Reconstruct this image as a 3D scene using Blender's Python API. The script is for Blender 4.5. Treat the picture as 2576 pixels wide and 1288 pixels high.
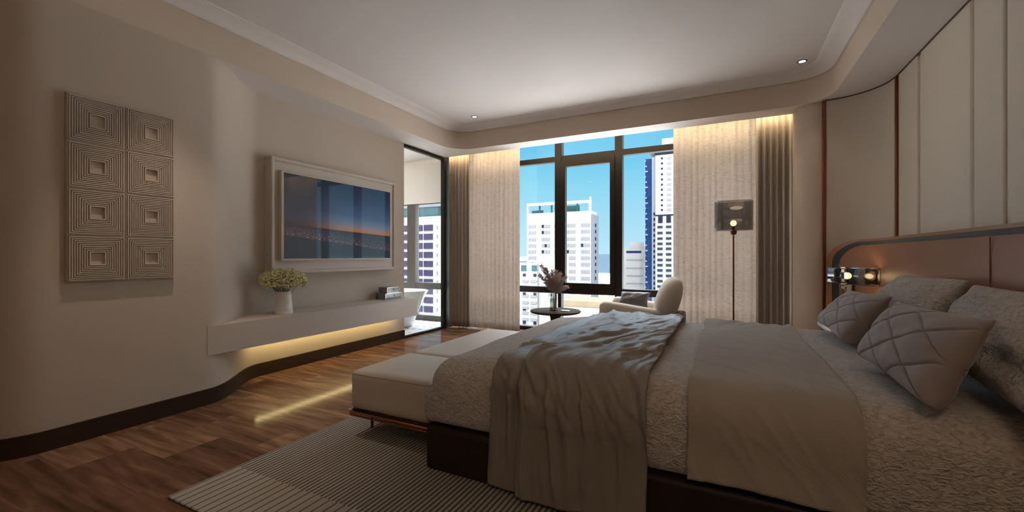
import bpy, bmesh, math, random
from mathutils import Vector, Matrix, noise
random.seed(7)
for o in list(bpy.data.objects):
    bpy.data.objects.remove(o, do_unlink=True)
SC = bpy.context.scene
COL = SC.collection
PI = math.pi

# ------------------------------------------------------------------ camera
cam_data = bpy.data.cameras.new('camera')
cam = bpy.data.objects.new('camera', cam_data)
COL.objects.link(cam)
cam.location = (0.0, 0.0, 1.1255)
cam.rotation_euler = (PI / 2, 0.0, math.atan2(532, 1066))
cam_data.sensor_width = 36.0
cam_data.lens = 36.0 * 1066 / 2576
cam_data.clip_start = 0.05
cam_data.clip_end = 4000
SC.camera = cam

# ------------------------------------------------------------------ view
vs = SC.view_settings
SC.display_settings.display_device = 'sRGB'
vs.view_transform = 'Standard'
vs.look = 'None'
vs.exposure = 0.0
vs.gamma = 1.0
vs.use_curve_mapping = False

# ------------------------------------------------------------------ world sky
world = bpy.data.worlds.new('sky')
SC.world = world
world.use_nodes = True
wn = world.node_tree.nodes
wl = world.node_tree.links
for n in list(wn):
    wn.remove(n)
w_out = wn.new('ShaderNodeOutputWorld')
w_bg = wn.new('ShaderNodeBackground')
w_tc = wn.new('ShaderNodeTexCoord')
w_sep = wn.new('ShaderNodeSeparateXYZ')
w_map = wn.new('ShaderNodeMapRange')
w_map.inputs['From Min'].default_value = -1
w_map.inputs['From Max'].default_value = 1
w_col = wn.new('ShaderNodeValToRGB')
w_str = wn.new('ShaderNodeValToRGB')
def set_ramp(ramp, stops):
    e = ramp.color_ramp.elements
    while len(e) > 1:
        e.remove(e[-1])
    e[0].position = stops[0][0]; e[0].color = tuple(stops[0][1]) + (1,)
    for p, c in stops[1:]:
        k = e.new(p); k.color = tuple(c) + (1,)
# colour by height above the horizon: hazy ground, pale horizon, cyan band, white glow added overhead to light the room
set_ramp(w_col, [(0.0, (0.95, 0.90, 0.84)), (0.47, (0.97, 0.93, 0.89)), (0.50, (0.52, 0.79, 0.92)),
                 (0.53, (0.42, 0.74, 0.89)), (0.58, (0.27, 0.67, 0.87)), (0.622, (0.12, 0.54, 0.80)), (0.66, (0.07, 0.46, 0.75)),
                 (0.72, (0.55, 0.75, 0.95)), (0.80, (0.97, 0.96, 0.96)), (1.0, (0.97, 0.96, 0.95))])
S_GROUND, S_TOP_FILL = 0.95, 1.0
set_ramp(w_str, [(0.0, (S_GROUND,) * 3), (0.465, (S_GROUND,) * 3), (0.50, (0.061,) * 3), (0.67, (0.061,) * 3), (0.78, (S_TOP_FILL,) * 3), (1.0, (S_TOP_FILL,) * 3)])
w_mul = wn.new('ShaderNodeMath'); w_mul.operation = 'MULTIPLY'
w_mul.inputs[1].default_value = 18.5
wl.new(w_tc.outputs['Generated'], w_sep.inputs[0])
wl.new(w_sep.outputs['Z'], w_map.inputs['Value'])
wl.new(w_map.outputs[0], w_col.inputs[0])
wl.new(w_map.outputs[0], w_str.inputs[0])
wl.new(w_str.outputs[0], w_mul.inputs[0])
wl.new(w_col.outputs[0], w_bg.inputs['Color'])
wl.new(w_mul.outputs[0], w_bg.inputs['Strength'])
wl.new(w_bg.outputs[0], w_out.inputs[0])

# ------------------------------------------------------------------ sun on the city (comes from behind this building)
sun_d = bpy.data.lights.new('sun', 'SUN')
sun_d.energy = 3.0
sun_d.angle = math.radians(0.6)
sun_d.color = (1.0, 0.96, 0.9)
sun = bpy.data.objects.new('sun', sun_d)
COL.objects.link(sun)
sun.rotation_euler = (math.radians(52), 0, math.radians(18))

def portal(name, x, y, z, sx, sz):
    d = bpy.data.lights.new(name, 'AREA')
    d.shape = 'RECTANGLE'; d.size = sx; d.size_y = sz
    d.cycles.is_portal = True
    o = bpy.data.objects.new(name, d)
    COL.objects.link(o)
    o.location = (x, y, z)
    o.rotation_euler = (-PI / 2, 0, 0)
    return o
portal('window_portal', -1.4, 6.06, 1.47, 5.1, 2.95)
portal('bathroom_portal', -4.95, 6.06, 1.02, 2.1, 2.0)

# ------------------------------------------------------------------ helpers
def tag(o, label=None, cat=None, group=None, kind=None):
    if label: o['label'] = label
    if cat: o['category'] = cat
    if group: o['group'] = group
    if kind: o['kind'] = kind
    return o
def empty(name, loc, label, cat, group=None):
    o = bpy.data.objects.new(name, None)
    o.empty_display_size = 0.1
    COL.objects.link(o)
    o.location = loc
    return tag(o, label, cat, group)
def root_loc(o):
    p = Vector((0, 0, 0))
    while o is not None:
        p += o.location
        o = o.parent
    return p
def build(name, bm, mat, parent=None, smooth=True, bevel=0, seg=2, angle=40, solid=0, subsurf=0):
    """link a bmesh (world coordinates) as one object, optionally a part of parent"""
    me = bpy.data.meshes.new(name)
    bmesh.ops.recalc_face_normals(bm, faces=bm.faces[:])
    if parent is not None:
        bmesh.ops.translate(bm, verts=bm.verts[:], vec=-root_loc(parent))
    bm.to_mesh(me); bm.free()
    for p in me.polygons:
        p.use_smooth = smooth
    if smooth:
        try:
            me.set_sharp_from_angle(angle=math.radians(angle))
        except Exception:
            pass
    o = bpy.data.objects.new(name, me)
    COL.objects.link(o)
    if parent is not None:
        o.parent = parent
    if mat is not None:
        me.materials.append(mat)
    if solid:
        m = o.modifiers.new('solidify', 'SOLIDIFY'); m.thickness = abs(solid); m.offset = -1 if solid > 0 else 1
    if bevel:
        m = o.modifiers.new('bevel', 'BEVEL'); m.width = bevel; m.segments = seg; m.limit_method = 'ANGLE'; m.angle_limit = math.radians(30)
    if subsurf:
        m = o.modifiers.new('subsurf', 'SUBSURF'); m.levels = subsurf; m.render_levels = subsurf
    return o
def B():
    return bmesh.new()
def box(bm, x0, x1, y0, y1, z0, z1):
    vs_ = [bm.verts.new((x, y, z)) for z in (z0, z1) for y in (y0, y1) for x in (x0, x1)]
    for f in ((0, 1, 3, 2), (4, 6, 7, 5), (0, 4, 5, 1), (2, 3, 7, 6), (0, 2, 6, 4), (1, 5, 7, 3)):
        bm.faces.new([vs_[i] for i in f])
    return bm
def boxb(*a):
    return box(B(), *a)
def grid(bm, pts, close_u=False, close_v=False):
    """pts[i][j] -> quads"""
    V = [[bm.verts.new(p) for p in row] for row in pts]
    n, m = len(V), len(V[0])
    for i in range(n if close_u else n - 1):
        for j in range(m if close_v else m - 1):
            a, b, c, d = V[i][j], V[(i + 1) % n][j], V[(i + 1) % n][(j + 1) % m], V[i][(j + 1) % m]
            try:
                bm.faces.new((a, b, c, d))
            except ValueError:
                pass
    return V
def lathe(bm, prof, cx, cy, seg=40, cap=True):
    """prof: list of (r, z)"""
    rows = [[(cx + r * math.cos(2 * PI * k / seg), cy + r * math.sin(2 * PI * k / seg), z) for k in range(seg)] for r, z in prof]
    V = grid(bm, rows, close_v=True)
    if cap:
        bm.faces.new(V[0]); bm.faces.new(V[-1])
    return bm
def tube(bm, pts, r, seg=12, cap=True):
    pts = [Vector(p) for p in pts]
    rr = r if isinstance(r, (list, tuple)) else [r] * len(pts)
    rows = []
    up = None
    for i, p in enumerate(pts):
        t = (pts[min(i + 1, len(pts) - 1)] - pts[max(i - 1, 0)]).normalized()
        if up is None:
            up = t.orthogonal().normalized()
        u = (up - t * up.dot(t)).normalized()
        up = u
        v = t.cross(u)
        rows.append([p + (u * math.cos(2 * PI * k / seg) + v * math.sin(2 * PI * k / seg)) * rr[i] for k in range(seg)])
    V = grid(bm, rows, close_v=True)
    if cap:
        bm.faces.new(V[0]); bm.faces.new(V[-1])
    return bm
def sphere(bm, c, rx, ry=None, rz=None, u=16, v=10):
    ry = ry or rx; rz = rz or rx
    m = Matrix.Translation(c) @ Matrix.Diagonal((rx, ry, rz, 1))
    bmesh.ops.create_uvsphere(bm, u_segments=u, v_segments=v, radius=1, matrix=m)
    return bm
def extrude_path(bm, path, z0, z1, close=False):
    rows = [[(x, y, z0) for x, y in path], [(x, y, z1) for x, y in path]]
    grid(bm, rows, close_v=close)
    return bm
def slab_path(bm, path, th, z0, z1):
    """vertical wall of thickness th to the left side of the path (closed solid)"""
    n = len(path)
    off = []
    for i in range(n):
        a = Vector(path[max(i - 1, 0)]); b = Vector(path[min(i + 1, n - 1)])
        t = (b - a).normalized()
        off.append((path[i][0] - t.y * th, path[i][1] + t.x * th))
    loop = list(path) + off[::-1]
    rows = [[(x, y, z) for x, y in loop] for z in (z0, z1)]
    V = grid(bm, rows, close_v=True)
    m = len(loop)
    for r in (0, 1):
        for i in range(n - 1):
            bm.faces.new((V[r][i], V[r][i + 1], V[r][m - 2 - i], V[r][m - 1 - i]))
    return bm
def rrect(x0, x1, y0, y1, r, n=12):
    pts = []
    for cx, cy, a0 in ((x1 - r, y1 - r, 0), (x0 + r, y1 - r, 90), (x0 + r, y0 + r, 180), (x1 - r, y0 + r, 270)):
        for k in range(n + 1):
            a = math.radians(a0 + 90 * k / n)
            pts.append((cx + r * math.cos(a), cy + r * math.sin(a)))
    return pts
def lerp(a, b, t):
    return a + (b - a) * t
def sstep(a, b, x):
    t = max(0.0, min(1.0, (x - a) / (b - a)))
    return t * t * (3 - 2 * t)
def resample(pts, n):
    pts = [Vector(p) for p in pts]
    L = [0]
    for a, b in zip(pts, pts[1:]):
        L.append(L[-1] + (b - a).length)
    out = []
    j = 0
    for k in range(n):
        s = L[-1] * k / (n - 1)
        while j < len(pts) - 2 and L[j + 1] < s:
            j += 1
        d = L[j + 1] - L[j]
        out.append(pts[j].lerp(pts[j + 1], (s - L[j]) / d if d > 0 else 0))
    return out, L[-1]
def dup(root, offset=None, loc=None):
    """copy a thing with its parts and sub-parts (mesh data shared)"""
    r = root.copy(); COL.objects.link(r)
    if loc is not None: r.location = loc
    if offset is not None: r.location = Vector(root.location) + Vector(offset)
    for ch in list(root.children):
        c = ch.copy(); COL.objects.link(c); c.parent = r
        for g in list(ch.children):
            d = g.copy(); COL.objects.link(d); d.parent = c
    return r

# ------------------------------------------------------------------ materials
def mat(name, col, rough=0.6, metal=0.0, var=0.06, vscale=6.0, bump=0.0, bscale=40.0, spec=0.5, sheen=0.0, coat=0.0, stretch=(1, 1, 1), coord='Object'):
    m = bpy.data.materials.new(name)
    m.use_nodes = True
    nt = m.node_tree; N = nt.nodes; L = nt.links
    p = N['Principled BSDF']
    p.inputs['Roughness'].default_value = rough
    p.inputs['Metallic'].default_value = metal
    p.inputs['Specular IOR Level'].default_value = spec
    p.inputs['Sheen Weight'].default_value = sheen
    p.inputs['Coat Weight'].default_value = coat
    tc = N.new('ShaderNodeTexCoord')
    mp = N.new('ShaderNodeMapping'); mp.inputs['Scale'].default_value = stretch
    L.new(tc.outputs[coord], mp.inputs[0])
    nz = N.new('ShaderNodeTexNoise'); nz.inputs['Scale'].default_value = vscale; nz.inputs['Detail'].default_value = 4
    L.new(mp.outputs[0], nz.inputs['Vector'])
    mx = N.new('ShaderNodeMix'); mx.data_type = 'RGBA'
    mx.inputs[6].default_value = tuple(c * (1 - var) for c in col) + (1,)
    mx.inputs[7].default_value = tuple(min(1, c * (1 + var)) for c in col) + (1,)
    L.new(nz.outputs[0], mx.inputs[0])
    L.new(mx.outputs[2], p.inputs['Base Color'])
    if bump:
        nb = N.new('ShaderNodeTexNoise'); nb.inputs['Scale'].default_value = bscale; nb.inputs['Detail'].default_value = 3
        L.new(mp.outputs[0], nb.inputs['Vector'])
        bp = N.new('ShaderNodeBump'); bp.inputs['Strength'].default_value = bump; bp.inputs['Distance'].default_value = 0.01
        L.new(nb.outputs[0], bp.inputs['Height'])
        L.new(bp.outputs[0], p.inputs['Normal'])
    return m
def emit(name, col, strength):
    m = bpy.data.materials.new(name); m.use_nodes = True
    p = m.node_tree.nodes['Principled BSDF']
    p.inputs['Base Color'].default_value = tuple(col) + (1,)
    p.inputs['Emission Color'].default_value = tuple(col) + (1,)
    p.inputs['Emission Strength'].default_value = strength
    return m
def glass(name, tint=(1, 1, 1), refl=0.06, rough=0.0):
    m = bpy.data.materials.new(name); m.use_nodes = True
    nt = m.node_tree; N = nt.nodes; L = nt.links
    N.remove(N['Principled BSDF'])
    out = N['Material Output']
    tr = N.new('ShaderNodeBsdfTransparent'); tr.inputs[0].default_value = tuple(tint) + (1,)
    gl = N.new('ShaderNodeBsdfGlossy'); gl.inputs['Roughness'].default_value = rough
    fr = N.new('ShaderNodeLayerWeight'); fr.inputs[0].default_value = 0.35
    mr = N.new('ShaderNodeMapRange'); mr.inputs['To Min'].default_value = refl; mr.inputs['To Max'].default_value = 0.75
    L.new(fr.outputs['Facing'], mr.inputs['Value'])
    pw = N.new('ShaderNodeMath'); pw.operation = 'POWER'; pw.inputs[1].default_value = 2.0
    L.new(fr.outputs['Facing'], pw.inputs[0]); L.new(pw.outputs[0], mr.inputs['Value'])
    mx = N.new('ShaderNodeMixShader')
    L.new(mr.outputs[0], mx.inputs[0]); L.new(tr.outputs[0], mx.inputs[1]); L.new(gl.outputs[0], mx.inputs[2])
    L.new(mx.outputs[0], out.inputs[0])
    return m

M_WALL = mat('wall_plaster', (0.535, 0.455, 0.385), 0.75, var=0.02, vscale=2, bump=0.02, bscale=180)
M_WALL_LIT = mat('wall_paint_lit', (0.62, 0.52, 0.43), 0.75, var=0.02, vscale=2, bump=0.02, bscale=180)  # wall colour lightened to stand in for light the fascia and pier lack
M_CEIL = mat('ceiling_paint', (0.80, 0.76, 0.75), 0.8, var=0.015, vscale=2, bump=0.015, bscale=160)
M_PANEL = mat('wall_panel_leather', (0.65, 0.58, 0.50), 0.5, var=0.02, vscale=3, bump=0.03, bscale=220, spec=0.4)
M_WHITE = mat('white_paint', (0.80, 0.76, 0.73), 0.5, var=0.02, vscale=5)
M_SHELF = mat('shelf_lacquer', (0.555, 0.475, 0.415), 0.55, var=0.04, vscale=3, stretch=(6, 0.4, 6))
M_DARKWOOD = mat('dark_wood', (0.045, 0.026, 0.017), 0.5, spec=0.15, var=0.35, vscale=9, stretch=(14, 0.8, 14), bump=0.05, bscale=40)
M_DARKWOOD_X = mat('dark_wood_lengthwise', (0.026, 0.015, 0.010), 0.5, spec=0.2, var=0.35, vscale=9, stretch=(0.8, 14, 14), bump=0.05, bscale=40)
M_BROWN = mat('brown_lacquer', (0.05, 0.028, 0.02), 0.35, var=0.2, vscale=12)
M_COPPER = mat('copper', (0.50, 0.19, 0.10), 0.22, metal=1.0, var=0.05)
M_COPPER_DARK = mat('dark_copper', (0.22, 0.08, 0.042), 0.3, metal=1.0, var=0.08)
M_FRAME = mat('window_aluminium', (0.016, 0.013, 0.011), 0.5, var=0.1, vscale=15, spec=0.2)
M_GREYFRAME = mat('grey_aluminium', (0.060, 0.052, 0.046), 0.5, var=0.06, vscale=15)
M_GLASS = glass('window_glass', (0.97, 0.985, 0.99), 0.03)
M_SMOKE = glass('smoked_glass', (0.62, 0.615, 0.61), 0.04)
M_SMOKE_D = glass('dark_smoked_glass', (0.52, 0.50, 0.49), 0.04)
M_CLEAR = glass('clear_glass', (0.90, 0.93, 0.93), 0.06)
M_CREAM = mat('cream_leather', (0.545, 0.475, 0.41), 0.48, var=0.03, vscale=4, bump=0.05, bscale=260)
M_BOUCLE = mat('cream_boucle', (0.60, 0.52, 0.44), 0.9, var=0.08, vscale=90, bump=0.35, bscale=220, sheen=0.2)
M_CUSHION = mat('dark_taupe_satin', (0.085, 0.068, 0.07), 0.45, var=0.1, vscale=8, sheen=0.3)
M_QUILT = mat('quilted_taupe_velvet', (0.26, 0.21, 0.20), 0.75, var=0.06, vscale=10, bump=0.05, bscale=300, sheen=0.35)
M_SATIN = mat('satin_taupe', (0.255, 0.215, 0.185), 0.43, var=0.04, vscale=5, spec=0.18, sheen=0.05)
M_MATTRESS = mat('mattress_fabric', (0.6, 0.57, 0.53), 0.85, bump=0.1, bscale=200)
M_HBLEATHER = mat('brown_leather', (0.30, 0.135, 0.07), 0.42, var=0.12, vscale=5, bump=0.06, bscale=400, spec=0.35)
M_HBRIM = mat('brown_leather_rim', (0.34, 0.155, 0.075), 0.4, var=0.12, vscale=6)
M_NAVY = mat('charcoal_navy_velvet', (0.035, 0.04, 0.048), 0.8, var=0.1, vscale=20, sheen=0.3)
M_CERAMIC = mat('white_ceramic', (0.80, 0.77, 0.75), 0.3, var=0.02)
M_TUB = mat('white_acrylic', (0.88, 0.86, 0.84), 0.15, var=0.01)
M_BLOSSOM = mat('cream_blossom', (0.74, 0.68, 0.40), 0.8, var=0.3, vscale=60)
M_STEM = mat('green_stem', (0.12, 0.14, 0.05), 0.7, var=0.2, vscale=30)
M_PAMPAS = mat('dusty_pink_pampas', (0.42, 0.31, 0.27), 0.9, var=0.25, vscale=60)
M_BLACK = mat('black_metal', (0.02, 0.02, 0.022), 0.4)
M_LED = emit('warm_led', (1.0, 0.80, 0.36), 28.0)
M_LEDC = emit('warm_cove_led', (1.0, 0.80, 0.46), 60.0)
M_BULB = emit('warm_bulb', (1.0, 0.86, 0.52), 3.0)
M_DOWN = emit('downlight_lens', (1.0, 0.95, 0.88), 12.0)

def bumped(m, nodes):  # small access helper: nodes, links, principled
    nt = m.node_tree
    return nt.nodes, nt.links, nt.nodes['Principled BSDF']
def add_wave_bump(m, scale, direction='X', strength=0.4, dist=0.01, coord='Object', distortion=0.0, colmix=None, dscale=1.0):
    nt = m.node_tree; N = nt.nodes; L = nt.links; p = N['Principled BSDF']
    tc = N.new('ShaderNodeTexCoord')
    wv = N.new('ShaderNodeTexWave'); wv.wave_type = 'BANDS'; wv.bands_direction = direction
    wv.inputs['Scale'].default_value = scale; wv.inputs['Distortion'].default_value = distortion
    wv.inputs['Detail Scale'].default_value = dscale
    L.new(tc.outputs[coord], wv.inputs['Vector'])
    bp = N.new('ShaderNodeBump'); bp.inputs['Strength'].default_value = strength; bp.inputs['Distance'].default_value = dist
    L.new(wv.outputs['Fac'], bp.inputs['Height'])
    if p.inputs['Normal'].is_linked:
        L.new(p.inputs['Normal'].links[0].from_socket, bp.inputs['Normal'])
    L.new(bp.outputs[0], p.inputs['Normal'])
    return wv

# wood floor: planks along X
def floor_mat():
    m = bpy.data.materials.new('walnut_floor'); m.use_nodes = True
    nt = m.node_tree; N = nt.nodes; L = nt.links; p = N['Principled BSDF']
    tc = N.new('ShaderNodeTexCoord')
    br = N.new('ShaderNodeTexBrick')
    br.inputs['Scale'].default_value = 1.0
    br.inputs['Brick Width'].default_value = 0.62
    br.inputs['Row Height'].default_value = 0.31
    br.inputs['Mortar Size'].default_value = 0.0003
    br.inputs['Color1'].default_value = (0.15, 0.15, 0.15, 1)
    br.inputs['Color2'].default_value = (0.95, 0.95, 0.95, 1)
    br.inputs['Mortar'].default_value = (0.0, 0.0, 0.0, 1)
    L.new(tc.outputs['Object'], br.inputs['Vector'])
    mp = N.new('ShaderNodeMapping'); mp.inputs['Scale'].default_value = (1.8, 15, 1); mp.inputs['Rotation'].default_value = (0, 0, 0.12)
    L.new(tc.outputs['Object'], mp.inputs[0])
    va = N.new('ShaderNodeVectorMath'); va.operation = 'ADD'
    sc = N.new('ShaderNodeVectorMath'); sc.operation = 'SCALE'; sc.inputs['Scale'].default_value = 7.0
    L.new(br.outputs['Color'], sc.inputs[0]); L.new(mp.outputs[0], va.inputs[0]); L.new(sc.outputs[0], va.inputs[1])
    nz = N.new('ShaderNodeTexNoise'); nz.inputs['Scale'].default_value = 1.0; nz.inputs['Detail'].default_value = 6; nz.inputs['Distortion'].default_value = 0.7
    L.new(va.outputs[0], nz.inputs['Vector'])
    ad = N.new('ShaderNodeMath'); ad.operation = 'MULTIPLY_ADD'; ad.inputs[1].default_value = 0.22
    sep = N.new('ShaderNodeSeparateColor'); L.new(br.outputs['Color'], sep.inputs[0])
    L.new(sep.outputs[0], ad.inputs[0]); 
    ml = N.new('ShaderNodeMath'); ml.operation = 'MULTIPLY'; ml.inputs[1].default_value = 0.8
    L.new(nz.outputs[0], ml.inputs[0]); L.new(ml.outputs[0], ad.inputs[2])
    rp = N.new('ShaderNodeValToRGB')
    set_ramp(rp, [(0.28, (0.065, 0.031, 0.018)), (0.52, (0.165, 0.082, 0.047)), (0.78, (0.36, 0.205, 0.12))])
    L.new(ad.outputs[0], rp.inputs[0])
    mx = N.new('ShaderNodeMix'); mx.data_type = 'RGBA'
    mx.inputs[7].default_value = (0.06, 0.03, 0.018, 1)
    L.new(br.outputs['Fac'], mx.inputs[0]); L.new(rp.outputs[0], mx.inputs[6])
    L.new(mx.outputs[2], p.inputs['Base Color'])
    p.inputs['Roughness'].default_value = 0.12
    p.inputs['Specular IOR Level'].default_value = 0.035
    bp = N.new('ShaderNodeBump'); bp.inputs['Strength'].default_value = 0.008; bp.inputs['Distance'].default_value = 0.0003
    L.new(nz.outputs[0], bp.inputs['Height']); L.new(bp.outputs[0], p.inputs['Normal'])
    return m
M_FLOOR = floor_mat()

def crinkle_fabric(name, col, scale=55, strength=0.7, dist=0.012, stretch=(1, 2.2, 2.2), var=0.12):
    m = bpy.data.materials.new(name); m.use_nodes = True
    nt = m.node_tree; N = nt.nodes; L = nt.links; p = N['Principled BSDF']
    p.inputs['Roughness'].default_value = 0.9
    p.inputs['Sheen Weight'].default_value = 0.15
    p.inputs['Specular IOR Level'].default_value = 0.2
    tc = N.new('ShaderNodeTexCoord')
    mp = N.new('ShaderNodeMapping'); mp.inputs['Scale'].default_value = stretch
    L.new(tc.outputs['Object'], mp.inputs[0])
    nz = N.new('ShaderNodeTexNoise'); nz.inputs['Scale'].default_value = scale; nz.inputs['Detail'].default_value = 2.5; nz.inputs['Distortion'].default_value = 1.3
    L.new(mp.outputs[0], nz.inputs['Vector'])
    rp = N.new('ShaderNodeValToRGB')
    set_ramp(rp, [(0.33, tuple(c * (1 - 2.2 * var) for c in col)), (0.52, col), (0.68, tuple(c * (1 + var) for c in col))])
    L.new(nz.outputs[0], rp.inputs[0]); L.new(rp.outputs[0], p.inputs['Base Color'])
    bp = N.new('ShaderNodeBump'); bp.inputs['Strength'].default_value = strength; bp.inputs['Distance'].default_value = dist
    L.new(nz.outputs[0], bp.inputs['Height']); L.new(bp.outputs[0], p.inputs['Normal'])
    return m
M_DUVET = crinkle_fabric('crinkled_duvet', (0.56, 0.50, 0.46), 40, 0.9, 0.018, (1.0, 1.7, 1.7))
M_SHAM = crinkle_fabric('crinkled_sham', (0.50, 0.455, 0.425), 34, 0.8, 0.02, (1.5, 1.2, 1.8))

def knit_mat():
    m = mat('waffle_knit', (0.37, 0.32, 0.28), 0.95, var=0.06, vscale=12, sheen=0.2, spec=0.2)
    add_wave_bump(m, 70, 'DIAGONAL', 0.35, 0.003)
    add_wave_bump(m, 55, 'X', 0.15, 0.003)
    return m
M_KNIT = knit_mat()

def sheer_mat():
    m = bpy.data.materials.new('ribbed_sheer'); m.use_nodes = True
    nt = m.node_tree; N = nt.nodes; L = nt.links; p = N['Principled BSDF']; out = N['Material Output']
    p.inputs['Base Color'].default_value = (0.62, 0.56, 0.51, 1)
    p.inputs['Roughness'].default_value = 0.85
    tc = N.new('ShaderNodeTexCoord')
    mp = N.new('ShaderNodeMapping'); mp.inputs['Scale'].default_value = (26, 1, 85)
    L.new(tc.outputs['Object'], mp.inputs[0])
    nz = N.new('ShaderNodeTexNoise'); nz.inputs['Scale'].default_value = 1.0; nz.inputs['Detail'].default_value = 1.5
    L.new(mp.outputs[0], nz.inputs['Vector'])
    rp = N.new('ShaderNodeValToRGB')
    set_ramp(rp, [(0.28, (0.36, 0.315, 0.28)), (0.42, (0.56, 0.50, 0.455)), (0.7, (0.62, 0.56, 0.515))])
    L.new(nz.outputs[0], rp.inputs[0]); L.new(rp.outputs[0], p.inputs['Base Color'])
    bp = N.new('ShaderNodeBump'); bp.inputs['Strength'].default_value = 0.75; bp.inputs['Distance'].default_value = 0.012
    L.new(nz.outputs[0], bp.inputs['Height']); L.new(bp.outputs[0], p.inputs['Normal'])
    tl = N.new('ShaderNodeBsdfTranslucent'); tl.inputs[0].default_value = (0.64, 0.57, 0.52, 1)
    mx = N.new('ShaderNodeMixShader'); mx.inputs[0].default_value = 0.42
    L.new(p.outputs[0], mx.inputs[1]); L.new(tl.outputs[0], mx.inputs[2]); L.new(mx.outputs[0], out.inputs[0])
    return m
M_SHEER = sheer_mat()
def drape_mat():
    m = bpy.data.materials.new('taupe_drape'); m.use_nodes = True
    nt = m.node_tree; N = nt.nodes; L = nt.links; p = N['Principled BSDF']; out = N['Material Output']
    nz = N.new('ShaderNodeTexNoise'); nz.inputs['Scale'].default_value = 120
    rp = N.new('ShaderNodeValToRGB')
    set_ramp(rp, [(0.3, (0.35, 0.29, 0.255)), (0.7, (0.42, 0.355, 0.315))])
    L.new(nz.outputs[0], rp.inputs[0]); L.new(rp.outputs[0], p.inputs['Base Color'])
    p.inputs['Roughness'].default_value = 0.8; p.inputs['Sheen Weight'].default_value = 0.2
    return m
M_DRAPE = drape_mat()

def rug_mat():
    m = bpy.data.materials.new('ribbed_rug'); m.use_nodes = True
    nt = m.node_tree; N = nt.nodes; L = nt.links; p = N['Principled BSDF']
    p.inputs['Roughness'].default_value = 0.95; p.inputs['Specular IOR Level'].default_value = 0.15
    tc = N.new('ShaderNodeTexCoord')
    sp = N.new('ShaderNodeSeparateXYZ'); L.new(tc.outputs['Object'], sp.inputs[0])
    nz = N.new('ShaderNodeTexNoise'); nz.inputs['Scale'].default_value = 1.0; nz.inputs['Detail'].default_value = 3
    mp = N.new('ShaderNodeMapping'); mp.inputs['Scale'].default_value = (60, 3, 1)
    L.new(tc.outputs['Object'], mp.inputs[0]); L.new(mp.outputs[0], nz.inputs['Vector'])
    def stripes(pitch, duty):
        a = N.new('ShaderNodeMath'); a.operation = 'DIVIDE'; a.inputs[1].default_value = pitch
        L.new(sp.outputs['X'], a.inputs[0])
        f = N.new('ShaderNodeMath'); f.operation = 'FRACT'; L.new(a.outputs[0], f.inputs[0])
        s = N.new('ShaderNodeMapRange'); s.interpolation_type = 'SMOOTHSTEP'
        s.inputs['From Min'].default_value = duty; s.inputs['From Max'].default_value = duty + 0.10
        L.new(f.outputs[0], s.inputs['Value'])
        return s.outputs[0]
    wide, thin = stripes(0.046, 0.10), stripes(0.0250, 0.34)
    c = N.new('ShaderNodeMath'); c.operation = 'LESS_THAN'; c.inputs[1].default_value = 1.36
    L.new(sp.outputs['Y'], c.inputs[0])
    sel = N.new('ShaderNodeMix'); L.new(c.outputs[0], sel.inputs[0]); L.new(thin, sel.inputs[2]); L.new(wide, sel.inputs[3])
    lt = N.new('ShaderNodeMix'); lt.data_type = 'RGBA'
    lt.inputs[6].default_value = (0.30, 0.265, 0.235, 1); lt.inputs[7].default_value = (0.40, 0.355, 0.31, 1)
    L.new(nz.outputs[0], lt.inputs[0])
    mx = N.new('ShaderNodeMix'); mx.data_type = 'RGBA'
    mx.inputs[6].default_value = (0.085, 0.068, 0.058, 1)
    L.new(sel.outputs[0], mx.inputs[0]); L.new(lt.outputs[2], mx.inputs[7])
    L.new(mx.outputs[2], p.inputs['Base Color'])
    bp = N.new('ShaderNodeBump'); bp.inputs['Strength'].default_value = 0.5; bp.inputs['Distance'].default_value = 0.006
    L.new(sel.outputs[0], bp.inputs['Height']); L.new(bp.outputs[0], p.inputs['Normal'])
    return m
M_RUG = rug_mat()

# ================================================================== THE SETTING
ZS, ZT, ZC = 2.656, 2.902, 2.972       # soffit, top of fascia, raised ceiling
st = lambda o: tag(o, kind='structure')

st(build('floor', boxb(-5.0, 1.7, -1.7, 6.0, -0.12, 0.0), M_FLOOR, smooth=False))

# left wall: straight art wall, S bend, recessed television wall
wall_l = [(-5.0, 0.70), (-3.80, 0.70)]
for k in range(1, 13):
    a = math.radians(-90 + 90 * k / 12)
    wall_l.append((-3.80 + 0.30 * math.cos(a), 1.0 + 0.30 * math.sin(a)))
wall_l.append((-3.5, 1.80))
for k in range(1, 25):
    y = 1.84 + (2.50 - 1.84) * k / 24
    wall_l.append((-3.5 - 0.4 * sstep(1.84, 2.50, y), y))
wall_l += [(-3.9, 3.5), (-3.9, 4.515)]
st(build('wall_left', slab_path(B(), wall_l, 0.10, 0.0, 2.99), M_WALL, angle=50))
bb = [(x, y) for x, y in wall_l]
bbp = slab_path(B(), bb, -0.016, 0.0, 0.118)
st(build('baseboard_left', bbp, M_DARKWOOD, angle=50))
# rest of the shell behind and beside the camera
st(build('wall_back', boxb(-5.1, 1.7, -1.75, -1.62, 0, 3.1), M_WALL, smooth=False))
st(build('wall_corridor', boxb(-5.12, -5.0, -1.7, 0.72, 0, 3.1), M_WALL, smooth=False))

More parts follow.
